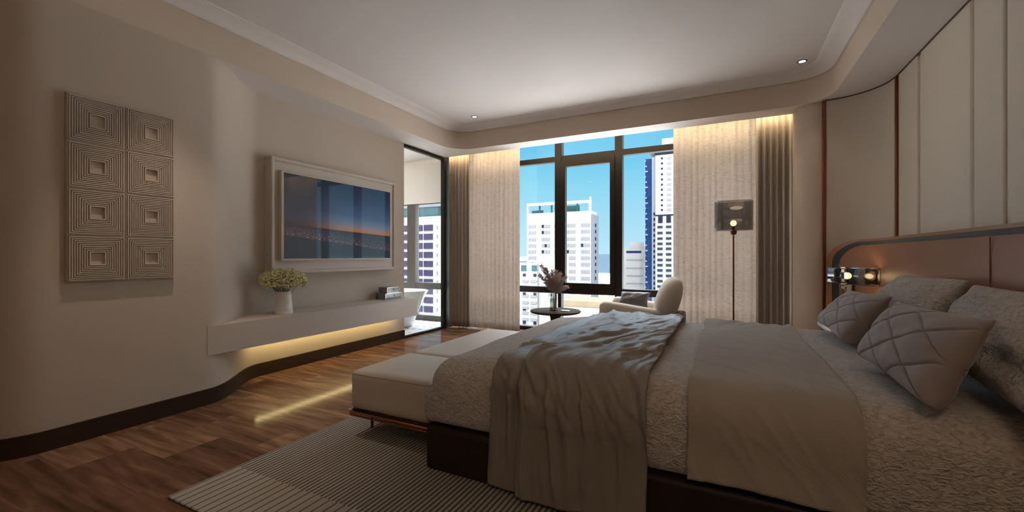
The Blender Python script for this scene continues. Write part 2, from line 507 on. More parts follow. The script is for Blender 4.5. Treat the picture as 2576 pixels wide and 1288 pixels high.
# ceiling: raised tray with a rounded rectangular opening, fascia, cornice and lower soffit
ceil = st(build('ceiling', boxb(-5.1, 1.8, -1.8, 6.0, ZC, ZC + 0.14), M_CEIL, smooth=False))
R0 = 0.33
def opening(o, r=None):
    return rrect(-3.4965 + o, 0.936 - o, -1.0 + o, 5.162 - o, max(0.05, R0 - o * 0.9) if r is None else r, 16)
def ring(bm, a, za, b, zb):
    grid(bm, [[(x, y, za) for x, y in a], [(x, y, zb) for x, y in b]], close_v=True)
bm = B()
ring(bm, opening(0), ZS, opening(0), ZT)
build('fascia', bm, M_WALL_LIT, ceil, angle=35)
bm = B()
prof = [(0.0, ZT), (0.012, ZT - 0.004), (0.022, ZT), (0.040, ZT + 0.012), (0.062, ZT + 0.028), (0.088, ZT + 0.041), (0.112, ZT + 0.048), (0.120, ZT + 0.050),
        (0.126, ZT + 0.056), (0.142, ZT + 0.059), (0.150, ZT + 0.062), (0.156, ZC)]
for (o1, z1), (o2, z2) in zip(prof, prof[1:]):
    ring(bm, opening(o1), z1, opening(o2), z2)
bmesh.ops.remove_doubles(bm, verts=bm.verts[:], dist=1e-5)
build('cornice_molding', bm, M_CEIL, ceil, angle=60)
# lower soffit plane with the opening cut out
bm = B()
inner = [bm.verts.new((x, y, ZS)) for x, y in opening(0)]
outer = [bm.verts.new((x, y, ZS)) for x, y in ((-5.05, -1.65), (1.65, -1.65), (1.65, 5.43), (-3.93, 5.43), (-3.93, 4.40), (-5.05, 4.40))]
ed = [bm.edges.new((l[i], l[(i + 1) % len(l)])) for l in (inner, outer) for i in range(len(l))]
bmesh.ops.triangle_fill(bm, use_beauty=True, edges=ed)
build('soffit', bm, M_CEIL, ceil, smooth=False)
# curtain pocket lip and its cove light
build('pocket_lip', boxb(-3.93, 1.65, 5.415, 5.435, ZS + 0.001, ZC), M_CEIL, ceil, smooth=False)
build('cove_light_strip', boxb(-3.86, 1.05, 5.436, 5.446, ZS + 0.025, ZS + 0.035), M_LEDC, ceil, smooth=False)

# right wall: upholstered panels, quarter-round end, plain rounded pier
arc = [(0.90 + 0.405 * math.cos(math.radians(a)), 4.69 + 0.405 * math.sin(math.radians(a))) for a in range(0, 91, 6)]
wr = st(build('wall_right', boxb(1.345, 1.70, -1.7, 6.0, 0, 3.1), M_WALL, smooth=False))
def panel_bm(path, th, z0, z1, r=0.02):
    """padded panel that follows path, its vertical edges rolled back"""
    pts, L = resample([(x, y, 0) for x, y in path], 40)
    n = len(pts); front = []; back = []
    for i, p in enumerate(pts):
        t = (pts[min(i + 1, n - 1)] - pts[max(i - 1, 0)]).normalized()
        nn = Vector((-t.y, t.x, 0))
        s = L * i / (n - 1)
        d = min(s, L - s)
        roll = 0 if d > r else r - math.sqrt(max(0, r * r - (r - d) ** 2))
        front.append(p + nn * (th - roll)); back.append(p)
    loop = [tuple(q) for q in front] + [tuple(q) for q in back[::-1]]
    bm = B()
    V = grid(bm, [[(q[0], q[1], z) for q in loop] for z in (z0, z1)], close_v=True)
    m = len(loop)
    for rr in (0, 1):
        for i in range(n - 1):
            bm.faces.new((V[rr][i], V[rr][i + 1], V[rr][m - 2 - i], V[rr][m - 1 - i]))
    return bm
def xl(y0, y1):
    return [(1.345, y0), (1.345, y1)]
for y0, y1 in ((-1.6, 0.3), (0.303, 1.25), (1.253, 2.2), (2.203, 3.135), (3.139, 3.455), (3.460, 4.212), (4.245, 4.655)):
    build('panel', panel_bm(xl(y0, y1), 0.028, 0.0, ZS - 0.010), M_PANEL, wr, angle=60)
build('reveal_strip', boxb(1.330, 1.345, 4.212, 4.245, 0, ZS - 0.010), M_PANEL, wr, smooth=False)
arc_back = [(0.90 + 0.435 * math.cos(math.radians(a)), 4.70 + 0.42 * math.sin(math.radians(a))) for a in range(2, 91, 4)]
build('panel', panel_bm(arc_back, 0.028, 0.0, ZS - 0.010, 0.006), M_PANEL, wr, angle=60)
# dark shadow trim under the soffit and copper strips
trim_path = [(1.310, -1.6), (1.310, 4.68)] + arc[1:] + [(0.885, 5.096)]
t1 = st(build('trim_1', slab_path(B(), trim_path, -0.006, ZS - 0.010, ZS + 0.002), M_BROWN, angle=60))
st(build('trim_2', slab_path(B(), [(1.345, 4.662), (1.345, 4.698)], 0.040, 0.0, ZS - 0.008), M_COPPER_DARK, bevel=0.008, angle=60))
st(build('trim_3', boxb(0.872, 0.898, 5.080, 5.125, 0.0, ZS - 0.002), M_COPPER_DARK, bevel=0.006))
pier = [(0.89, 5.125), (0.872, 5.125)]
for k in range(0, 17):
    a = math.radians(270 - 90 * k / 16)
    pier.append((0.872 + 0.205 * math.cos(a), 5.33 + 0.205 * math.sin(a)))
pier += [(0.667, 5.40), (0.667, 5.43), (1.40, 5.43), (1.40, 5.2)]
bm = B(); extrude_path(bm, pier, 0.0, ZC)
st(build('wall_pier', bm, M_WALL_LIT, angle=50))
st(build('wall_pocket', boxb(1.06, 1.12, 5.43, 6.0, 0, 3.0), M_WALL, smooth=False))

# ---------------------------------------------------------------- main window
def member(win, name, x0, x1, z0, z1, y0=5.90, y1=5.99, m=None, bev=0.004):
    return build(name, boxb(x0, x1, y0, y1, z0, z1), m or M_FRAME, win, bevel=bev, seg=1)
win = st(bpy.data.objects.new('window_1', None)); COL.objects.link(win); win.location = (-1.4, 5.94, 0)
for x0, x1 in ((-3.90, -3.82), (-3.09, -2.985), (-2.233, -2.13), (-1.349, -1.245), (-0.46, -0.356), (0.42, 0.524), (0.99, 1.06)):
    member(win, 'mullion', x0, x1, 0.0, 2.97, 5.885, 6.0)
for z0, z1 in ((0.0, 0.055), (0.575, 0.668), (2.517, 2.597), (2.93, 2.972)):
    member(win, 'transom', -3.90, 1.06, z0, z1, 5.895, 5.99)
# opening sash in the middle bay
bm = B()
for q in ((-2.13, -2.062, 0.668, 2.517), (-1.41, -1.349, 0.668, 2.517), (-2.062, -1.41, 0.668, 0.735), (-2.062, -1.41, 2.425, 2.517)):
    box(bm, q[0], q[1], 5.862, 5.94, q[2], q[3])
bmesh.ops.remove_doubles(bm, verts=bm.verts[:], dist=1e-5)
sash = build('sash', bm, M_FRAME, win, smooth=False)
build('pane', boxb(-2.062, -1.41, 5.915, 5.921, 0.735, 2.425), M_GLASS, sash, smooth=False)
for x0, x1 in ((-3.82, -3.09), (-2.985, -2.233), (-2.13, -1.349), (-1.245, -0.46), (-0.356, 0.42), (0.524, 0.99)):
    for z0, z1 in ((0.055, 0.575), (0.668, 2.517), (2.597, 2.93)):
        if x0 == -2.13 and z0 == 0.668:
            continue
        build('pane', boxb(x0, x1, 5.945, 5.951, z0, z1), M_GLASS, win, smooth=False)

# ---------------------------------------------------------------- glass partition to the bathroom
win2 = st(bpy.data.objects.new('window_2', None)); COL.objects.link(win2); win2.location = (-3.9, 4.99, 0)
build('head_rail', boxb(-3.945, -3.885, 4.515, 5.475, ZS - 0.042, ZS), M_FRAME, win2, bevel=0.003, seg=1)
build('sill_rail', boxb(-3.945, -3.885, 4.515, 5.475, 0.0, 0.028), M_FRAME, win2, bevel=0.003, seg=1)
build('end_post', boxb(-3.945, -3.885, 5.415, 5.475, 0.028, ZS - 0.042), M_FRAME, win2, bevel=0.003, seg=1)
build('pane', boxb(-3.920, -3.912, 4.515, 5.415, 0.028, ZS - 0.042), M_GLASS, win2, smooth=False)
st(build('wall_partition', boxb(-3.945, -3.89, 5.476, 5.885, 0, 2.97), M_FRAME, smooth=False))

# ---------------------------------------------------------------- bathroom beyond the glass
def bath_floor_mat():
    m = bpy.data.materials.new('white_mosaic_floor'); m.use_nodes = True
    nt = m.node_tree; N = nt.nodes; L = nt.links; p = N['Principled BSDF']
    tc = N.new('ShaderNodeTexCoord')
    mp = N.new('ShaderNodeMapping'); mp.inputs['Scale'].default_value = (1, 1, 1); mp.inputs['Rotation'].default_value = (0, 0, 0)
    L.new(tc.outputs['Object'], mp.inputs[0])
    br = N.new('ShaderNodeTexBrick'); br.inputs['Brick Width'].default_value = 0.12; br.inputs['Row Height'].default_value = 0.075
    br.inputs['Mortar Size'].default_value = 0.001; br.inputs['Scale'].default_value = 1
    sp = N.new('ShaderNodeSeparateXYZ'); L.new(tc.outputs['Object'], sp.inputs[0])
    def band(sock, pitch, a, b):
        d = N.new('ShaderNodeMath'); d.operation = 'DIVIDE'; d.inputs[1].default_value = pitch; L.new(sock, d.inputs[0])
        f = N.new('ShaderNodeMath'); f.operation = 'FRACT'; L.new(d.outputs[0], f.inputs[0])
        g = N.new('ShaderNodeMath'); g.operation = 'GREATER_THAN'; g.inputs[1].default_value = a; L.new(f.outputs[0], g.inputs[0])
        h = N.new('ShaderNodeMath'); h.operation = 'LESS_THAN'; h.inputs[1].default_value = b; L.new(f.outputs[0], h.inputs[0])
        k = N.new('ShaderNodeMath'); k.operation = 'MULTIPLY'; L.new(g.outputs[0], k.inputs[0]); L.new(h.outputs[0], k.inputs[1])
        return k.outputs[0]
    k = N.new('ShaderNodeMath'); k.operation = 'MULTIPLY'
    L.new(band(sp.outputs['X'], 0.13, 0.2, 0.7), k.inputs[0]); L.new(band(sp.outputs['Y'], 0.25, 0.4, 0.52), k.inputs[1])
    mx = N.new('ShaderNodeMix'); mx.data_type = 'RGBA'
    mx.inputs[6].default_value = (0.88, 0.88, 0.88, 1); mx.inputs[7].default_value = (0.03, 0.03, 0.035, 1)
    L.new(k.outputs[0], mx.inputs[0]); L.new(mx.outputs[2], p.inputs['Base Color'])
    p.inputs['Roughness'].default_value = 0.3
    return m
M_BFLOOR = bath_floor_mat()
M_BWALL = mat('bathroom_plaster', (0.82, 0.77, 0.71), 0.7, var=0.02, vscale=2)
st(build('floor_bathroom', boxb(-6.6, -3.95, 3.4, 6.0, -0.1, 0.012), M_BFLOOR, smooth=False))
st(build('ceiling_bathroom', boxb(-6.6, -3.95, 3.4, 6.0, 2.80, 2.95), M_CEIL, smooth=False))
st(build('wall_bathroom_far', boxb(-6.7, -6.6, 3.4, 6.0, 0, 2.95), M_BWALL, smooth=False))
st(build('wall_bathroom_near', boxb(-6.7, -4.0, 3.3, 3.4, 0, 2.95), M_BWALL, smooth=False))
st(build('wall_bathroom_lintel', boxb(-6.6, -3.945, 5.87, 6.0, 2.035, 2.80), M_BWALL, smooth=False))
win3 = st(bpy.data.objects.new('window_3', None)); COL.objects.link(win3); win3.location = (-5.2, 5.94, 0)
for x0, x1 in ((-5.01, -4.83), (-6.6, -6.5), (-4.0, -3.945)):
    member(win3, 'mullion', x0, x1, 0.012, 2.035, 5.88, 5.99, M_GREYFRAME)
for z0, z1 in ((0.012, 0.10), (0.555, 0.665), (2.02, 2.035)):
    member(win3, 'transom', -6.6, -3.945, z0, z1, 5.89, 5.99, M_GREYFRAME)
for x0, x1 in ((-6.5, -5.01), (-4.83, -4.0)):
    for z0, z1 in ((0.10, 0.555), (0.665, 2.02)):
        build('pane', boxb(x0, x1, 5.945, 5.951, z0, z1), M_GLASS, win3, smooth=False)

# ================================================================== WALL OBJECTS ON THE LEFT
# relief art: eight square tiles of nested ridges
art = empty('relief_panel', (-3.5, 1.34, 1.53), 'beige square-ridged relief panel of eight tiles hung on the left wall', 'wall art')
M_ART = mat('relief_plaster', (0.51, 0.43, 0.355), 0.5, var=0.02, vscale=4, spec=0.5)
build('backing_board', boxb(-3.499, -3.482, 1.063, 1.620, 0.966, 2.100), M_ART, art, bevel=0.002, seg=1)
def relief_tile(y0, z0, sy, sz):
    bm = B()
    xb = -3.482
    rings = [(0.0, xb), (0.0, xb + 0.006)]
    n = 8
    step = 0.0112
    o = 0.006
    for k in range(n):
        rings += [(o, xb + 0.006), (o + 0.0010, xb + 0.0165), (o + 0.0068, xb + 0.0165), (o + 0.0078, xb + 0.006)]
        o += step
    rings += [(o, xb + 0.006), (o + 0.001, xb + 0.0185), (o + 0.008, xb + 0.0185), (o + 0.009, xb + 0.003)]
    rows = []
    for q, x in rings:
        rows.append([(x, y0 + q, z0 + q), (x, y0 + sy - q, z0 + q), (x, y0 + sy - q, z0 + sz - q), (x, y0 + q, z0 + sz - q)])
    V = grid(bm, rows, close_v=True)
    bm.faces.new(V[-1])
    return build('relief_tile', bm, M_ART, art, smooth=False)
for i in range(4):
    for j in range(2):
        relief_tile(1.067 + j * 0.2765, 0.971 + i * 0.2815, 0.2725, 0.2795)

# molded surround and television
M_SURR = mat('surround_lacquer', (0.56, 0.49, 0.425), 0.45, var=0.02, vscale=4)
sur = empty('wall_surround', (-3.9, 3.40, 1.51), 'beige molded surround projecting from the wall around the television', 'frame')
def yz_ring(bm, rings):
    rows = [[(x, y0, z0), (x, y1, z0), (x, y1, z1), (x, y0, z1)] for x, y0, y1, z0, z1 in rings]
    return grid(bm, rows, close_v=True)
Y0, Y1, Z0, Z1 = 2.555, 4.240, 0.952, 2.072
bm = B()
yz_ring(bm, [(-3.9, Y0, Y1, Z0, Z1), (-3.806, Y0, Y1, Z0, Z1), (-3.800, Y0 + 0.006, Y1 - 0.006, Z0 + 0.006, Z1 - 0.006),
             (-3.800, Y0 + 0.026, Y1 - 0.026, Z0 + 0.026, Z1 - 0.026), (-3.806, Y0 + 0.034, Y1 - 0.034, Z0 + 0.034, Z1 - 0.034),
             (-3.822, Y0 + 0.040, Y1 - 0.040, Z0 + 0.040, Z1 - 0.040)])
build('molding', bm, M_SURR, sur, angle=30)
build('back_panel', boxb(-3.898, -3.822, Y0 + 0.039, Y1 - 0.039, Z0 + 0.039, Z1 - 0.039), M_SURR, sur, smooth=False)

def screen_mat():
    m = bpy.data.materials.new('dusk_screen'); m.use_nodes = True
    nt = m.node_tree; N = nt.nodes; L = nt.links; p = N['Principled BSDF']
    tc = N.new('ShaderNodeTexCoord'); sp = N.new('ShaderNodeSeparateXYZ'); L.new(tc.outputs['Generated'], sp.inputs[0])
    # height above a horizon that tilts down towards the right
    hz = N.new('ShaderNodeMath'); hz.operation = 'MULTIPLY_ADD'; hz.inputs[1].default_value = 0.07
    L.new(sp.outputs['Y'], hz.inputs[0]); L.new(sp.outputs['Z'], hz.inputs[2])
    rp = N.new('ShaderNodeValToRGB')
    set_ramp(rp, [(0.0, (0.030, 0.036, 0.048)), (0.37, (0.034, 0.040, 0.055)), (0.395, (0.03, 0.03, 0.045)), (0.41, (0.34, 0.14, 0.07)), (0.45, (0.27, 0.16, 0.12)),
                  (0.50, (0.13, 0.155, 0.21)), (0.62, (0.055, 0.085, 0.16)), (0.85, (0.028, 0.042, 0.085)), (1.0, (0.02, 0.028, 0.055))])
    L.new(hz.outputs[0], rp.inputs[0])
    rl = N.new('ShaderNodeValToRGB')
    set_ramp(rl, [(0.0, (0.028, 0.034, 0.042)), (0.37, (0.03, 0.036, 0.045)), (0.395, (0.03, 0.03, 0.04)), (0.43, (0.05, 0.04, 0.042)),
                  (0.52, (0.04, 0.045, 0.058)), (1.0, (0.02, 0.024, 0.03))])
    L.new(hz.outputs[0], rl.inputs[0])
    fx = N.new('ShaderNodeMapRange'); fx.interpolation_type = 'SMOOTHSTEP'; fx.inputs['From Min'].default_value = 0.12; fx.inputs['From Max'].default_value = 0.62
    L.new(sp.outputs['Y'], fx.inputs['Value'])
    mx = N.new('ShaderNodeMix'); mx.data_type = 'RGBA'
    L.new(fx.outputs[0], mx.inputs[0]); L.new(rl.outputs[0], mx.inputs[6]); L.new(rp.outputs[0], mx.inputs[7])
    # town lights along the shore
    mp = N.new('ShaderNodeMapping'); mp.inputs['Scale'].default_value = (1, 110, 60); L.new(tc.outputs['Generated'], mp.inputs[0])
    nz = N.new('ShaderNodeTexNoise'); nz.inputs['Scale'].default_value = 1; nz.inputs['Detail'].default_value = 3; L.new(mp.outputs[0], nz.inputs['Vector'])
    sh = N.new('ShaderNodeMath'); sh.operation = 'MULTIPLY_ADD'; sh.inputs[1].default_value = 0.17; L.new(sp.outputs['Y'], sh.inputs[0]); L.new(sp.outputs['Z'], sh.inputs[2])
    bd = N.new('ShaderNodeValToRGB')
    set_ramp(bd, [(0.275, (0, 0, 0)), (0.29, (1, 1, 1)), (0.315, (0.55, 0.55, 0.55)), (0.37, (0.25, 0.25, 0.25)), (0.42, (0, 0, 0))])
    L.new(sh.outputs[0], bd.inputs[0])
    th = N.new('ShaderNodeMapRange'); th.inputs['From Min'].default_value = 0.50; th.inputs['From Max'].default_value = 0.72; L.new(nz.outputs[0], th.inputs['Value'])
    ml = N.new('ShaderNodeMath'); ml.operation = 'MULTIPLY'; L.new(bd.outputs[0], ml.inputs[0]); L.new(th.outputs[0], ml.inputs[1])
    lc = N.new('ShaderNodeMix'); lc.data_type = 'RGBA'; lc.blend_type = 'ADD'
    lc.inputs[7].default_value = (0.50, 0.22, 0.17, 1)
    L.new(ml.outputs[0], lc.inputs[0]); L.new(mx.outputs[2], lc.inputs[6])
    L.new(lc.outputs[2], p.inputs['Emission Color'])
    p.inputs['Emission Strength'].default_value = 0.8
    p.inputs['Base Color'].default_value = (0.004, 0.004, 0.005, 1)
    p.inputs['Roughness'].default_value = 0.03
    p.inputs['Specular IOR Level'].default_value = 0.5
    return m
tv = empty('television', (-3.82, 3.385, 1.51), 'flat television showing a dusk city skyline in a thin pale bezel', 'television')
bm = B()
yz_ring(bm, [(-3.822, 2.637, 4.137, 1.080, 1.946), (-3.780, 2.637, 4.137, 1.080, 1.946), (-3.777, 2.640, 4.134, 1.083, 1.943),
             (-3.777, 2.662, 4.116, 1.098, 1.932), (-3.784, 2.664, 4.114, 1.100, 1.930)])
bez = build('bezel', bm, M_SURR, tv, angle=30)
build('screen', boxb(-3.815, -3.785, 2.663, 4.115, 1.099, 1.931), screen_mat(), tv, smooth=False)
build('sensor', boxb(-3.7835, -3.778, 3.36, 3.42, 1.094, 1.101), M_BLACK, bez, smooth=False)

# floating shelf with the light strip under it
shelf = empty('floating_shelf', (-3.7, 3.1, 0.37), 'long pale floating shelf on the left wall lit underneath', 'shelf')
pl = [(-3.4985, 1.845), (-3.4985, 3.0), (-3.4985, 4.28)]
for k in range(1, 9):
    a = math.radians(90 * k / 8)
    pl.append((-3.5585 + 0.06 * math.cos(a), 4.28 + 0.06 * math.sin(a)))
pl += [(-3.898, 4.34)]
back = [(-3.898, 2.5)] + [(x + 0.001, y) for x, y in reversed(wall_l) if 1.86 <= y <= 2.5]
loop = pl + back
bm = B()
V = grid(bm, [[(x, y, z) for x, y in loop] for z in (0.368, 0.590)], close_v=True)
bm.faces.new(V[0]); bm.faces.new(V[1])
build('shelf_body', bm, M_SHELF, shelf, angle=30)
build('light_strip', boxb(-3.806, -3.790, 2.40, 4.30, 0.361, 0.3675), M_LED, shelf, smooth=False)

# ---- ribbed white jug with flowers
vase = empty('ribbed_vase', (-3.69, 2.60, 0.59), 'white ribbed ceramic vase standing on the floating shelf', 'vase')
pr = []
for k in range(0, 43):
    t = k / 42
    r = lerp(0.079, 0.060, t) + 0.0016 * math.sin(t * 2 * PI * 13) * (1 if 0.06 < t < 0.93 else 0)
    if t > 0.95: r += 0.004
    pr.append((r, 0.59 + 0.205 * t))
pr += [(0.056, 0.795), (0.055, 0.70), (0.03, 0.69)]
bm = B(); lathe(bm, [(0.05, 0.591)] + pr, -3.69, 2.60, 40)
build('vase_body', bm, M_CERAMIC, vase, angle=60)
fl = empty('flower_bouquet', (-3.69, 2.60, 0.70), 'bunch of small cream blossoms in the white ribbed vase', 'flowers')
bmS = B(); bmF = B()
rf = random.Random(3)
cz = 0.888
for k in range(46):
    a = rf.uniform(0, 2 * PI); e = rf.uniform(-0.15, 1.0)
    d = Vector((math.cos(a) * math.cos(e), math.sin(a) * math.cos(e), math.sin(e)))
    tip = Vector((-3.69, 2.60, cz)) + Vector((d.x * 0.18, d.y * 0.19, d.z * 0.11))
    p0 = Vector((-3.69 + rf.uniform(-.03, .03), 2.60 + rf.uniform(-.03, .03), 0.72))
    mid = p0.lerp(tip, 0.5) + Vector((0, 0, 0.03))
    tube(bmS, [p0, mid, tip], 0.0016, 4)
    for q in range(3):
        t2 = mid.lerp(tip, rf.uniform(.3, 1)) + Vector((rf.uniform(-.04, .04), rf.uniform(-.04, .04), rf.uniform(0, .04)))
        tube(bmS, [mid, t2], 0.001, 3)
for k in range(1500):
    a = rf.uniform(0, 2 * PI); e = math.asin(rf.uniform(-0.42, 1.0))
    rr = rf.uniform(0.55, 1.0) ** 0.5
    c = Vector((-3.69 + math.cos(a) * math.cos(e) * 0.195 * rr, 2.60 + math.sin(a) * math.cos(e) * 0.215 * rr, cz + math.sin(e) * 0.122 * rr + 0.012 * math.sin(a * 5)))
    s = rf.uniform(0.006, 0.0125)
    m_ = Matrix.Translation(c) @ Matrix.Rotation(rf.uniform(0, 6), 4, Vector((rf.random(), rf.random(), rf.random() + .1)).normalized()) @ Matrix.Diagonal((s, s, s * 0.6, 1))
    bmesh.ops.create_icosphere(bmF, subdivisions=1, radius=1, matrix=m_)
build('stems', bmS, M_STEM, fl)
b_ = build('blossoms', bmF, M_BLOSSOM, fl, smooth=False); tag(b_, kind='stuff')

# ---- two stone boxes
def marble_mat():
    m = mat('grey_marble', (0.16, 0.17, 0.20), 0.18, var=0.5, vscale=22, spec=0.6)
    return m
M_MARBLE = marble_mat()
M_BOXTRIM = mat('box_edge_silver', (0.55, 0.52, 0.50), 0.25, metal=0.6)
def stone_box(y0, y1, x0, x1, z0, z1, label):
    r = empty('decorative_box', ((x0 + x1) / 2, (y0 + y1) / 2, z0), label, 'box', 'stone boxes on the shelf')
    bd_ = build('box_body', boxb(x0 + .004, x1 - .004, y0 + .004, y1 - .004, z0 + .003, z1 - .003), M_MARBLE, r, bevel=.002, seg=1)
    bm = B()
    t = 0.005
    for x in (x0, x1 - t):
        for y in (y0, y1 - t):
            box(bm, x, x + t, y, y + t, z0, z1)
    for z in (z0, z1 - t):
        for y in (y0, y1 - t):
            box(bm, x0, x1, y, y + t, z, z + t)
        for x in (x0, x1 - t):
            box(bm, x, x + t, y0, y1, z, z + t)
    build('edge_trim', bm, M_BOXTRIM, r, smooth=False)
    bm = B(); sphere(bm, (x1, (y0 + y1) / 2 + .01, (z0 + z1) / 2 + .004), 0.008)
    build('knob', bm, M_BOXTRIM, bd_)
    return r
stone_box(3.925, 4.225, -3.84, -3.68, 0.590, 0.664, 'lower wider grey stone box at the window end of the shelf')
stone_box(3.965, 4.185, -3.83, -3.69, 0.664, 0.738, 'upper smaller grey stone box stacked on the wider one')

# ================================================================== BED GROUP
rug = tag(build('rug', boxb(-2.31, 0.70, 1.044, 4.50, 0.0005, 0.012), M_RUG, bevel=0.004, seg=2), 'grey ribbed rug with a wide-striped border under bed and bench', 'rug')

bed = empty('bed', (-0.1, 2.765, 0.012), 'low dark wood bed with padded mattress under the grey duvet', 'bed')
build('bed_frame', boxb(-1.402, 1.10, 1.787, 3.743, 0.012, 0.236), M_DARKWOOD_X, bed, bevel=0.022, seg=4)
build('mattress', boxb(-1.36, 1.09, 1.865, 3.66, 0.237, 0.33), M_MATTRESS, bed, bevel=0.03, seg=3)

# duvet: a dense rounded block with soft waves
def rounded_block(x0, x1, y0, y1, z0, z1, R, Rb, step, fn=None, openb=True):
    bm = B()
    nx = int((x1 - x0) / step); ny = int((y1 - y0) / step); nz = max(6, int((z1 - z0) / step))
    def m(p):
        rt = R if p.z > (z0 + z1) / 2 else Rb
        q = Vector((min(max(p.x, x0 + rt), x1 - rt), min(max(p.y, y0 + rt), y1 - rt), min(max(p.z, z0 + Rb), z1 - R)))
        d = p - q
        if d.length > 1e-9:
            # blend of cube to rounded
            L = d.length
            d = d / L * rt if max(abs(d.x), abs(d.y), abs(d.z)) >= rt - 1e-6 else d
        r_ = q + d
        if fn: r_ = fn(r_)
        return r_
    X = [lerp(x0, x1, i / nx) for i in range(nx + 1)]
    Yv = [lerp(y0, y1, i / ny) for i in range(ny + 1)]
    Z = [lerp(z0, z1, i / nz) for i in range(nz + 1)]
    grid(bm, [[m(Vector((x, y, z1))) for y in Yv] for x in X])
    if not openb:
        grid(bm, [[m(Vector((x, y, z0))) for y in Yv] for x in X])
    grid(bm, [[m(Vector((x, y0, z))) for z in Z] for x in X])
    grid(bm, [[m(Vector((x, y1, z))) for z in Z] for x in X])
    grid(bm, [[m(Vector((x0, y, z))) for z in Z] for y in Yv])
    grid(bm, [[m(Vector((x1, y, z))) for z in Z] for y in Yv])
    bmesh.ops.remove_doubles(bm, verts=bm.verts[:], dist=1e-5)
    return bm
def duvet_fn(p):
    n1 = noise.noise(Vector((p.x * 2.2, p.y * 2.2, p.z * 3)))
    n2 = noise.noise(Vector((p.x * 6, p.y * 6, p.z * 8)))
    top = sstep(0.35, 0.6, p.z)
    sag = -0.035 * sstep(-0.9, -1.44, p.x) * top
    side = 1 - sstep(1.80, 2.0, p.y)
    bulge = -0.012 * side * math.sin(PI * max(0, min(1, (p.z - 0.24) / 0.36)))
    return p + Vector((0, bulge + 0.006 * n1 * side, top * (0.010 * n1 + 0.004 * n2) + sag))
bm = rounded_block(-1.44, 1.11, 1.808, 3.725, 0.238, 0.608, 0.15, 0.05, 0.022, duvet_fn)
duvet = tag(build('duvet', bm, M_DUVET, angle=180), 'crinkled grey duvet covering the whole bed', 'duvet')

# path across the bed from near hem over the top to the far side: returns (y, z, ny, nz)
def bed_section(hem_y, hem_z, top, far_z, n):
    pts = [(hem_y, hem_z)] + [q for q in ((hem_y + 0.004, 0.12), (hem_y + 0.010, 0.26)) if q[1] > hem_z + 0.02] + [(1.786, 0.36)]
    c = (1.786 + 0.155, top - 0.155)
    for k in range(0, 11):
        a = math.radians(180 - 90 * k / 10)
        pts.append((c[0] + 0.155 * math.cos(a), c[1] + 0.155 * math.sin(a)))
    pts += [(2.3, top + .002), (2.76, top + .004), (3.2, top + .002)]
    c = (3.735 - 0.15, top - 0.15)
    for k in range(0, 11):
        a = math.radians(90 - 90 * k / 10)
        pts.append((c[0] + 0.155 * math.cos(a), c[1] + 0.155 * math.sin(a)))
    pts += [(3.745, far_z)]
    P, L = resample([(y, z, 0) for y, z in pts], n)
    out = []
    for i, p in enumerate(P):
        t = (P[min(i + 1, n - 1)] - P[max(i - 1, 0)]).normalized()
        out.append((p.x, p.y, -t.y, t.x))
    return out, L
def fbm(x, y, z=0.0):
    return noise.noise(Vector((x, y, z))) + 0.5 * noise.noise(Vector((2.03 * x + 7, 2.03 * y, z)))
def ridge(v):
    return 1 - abs(v) * 2

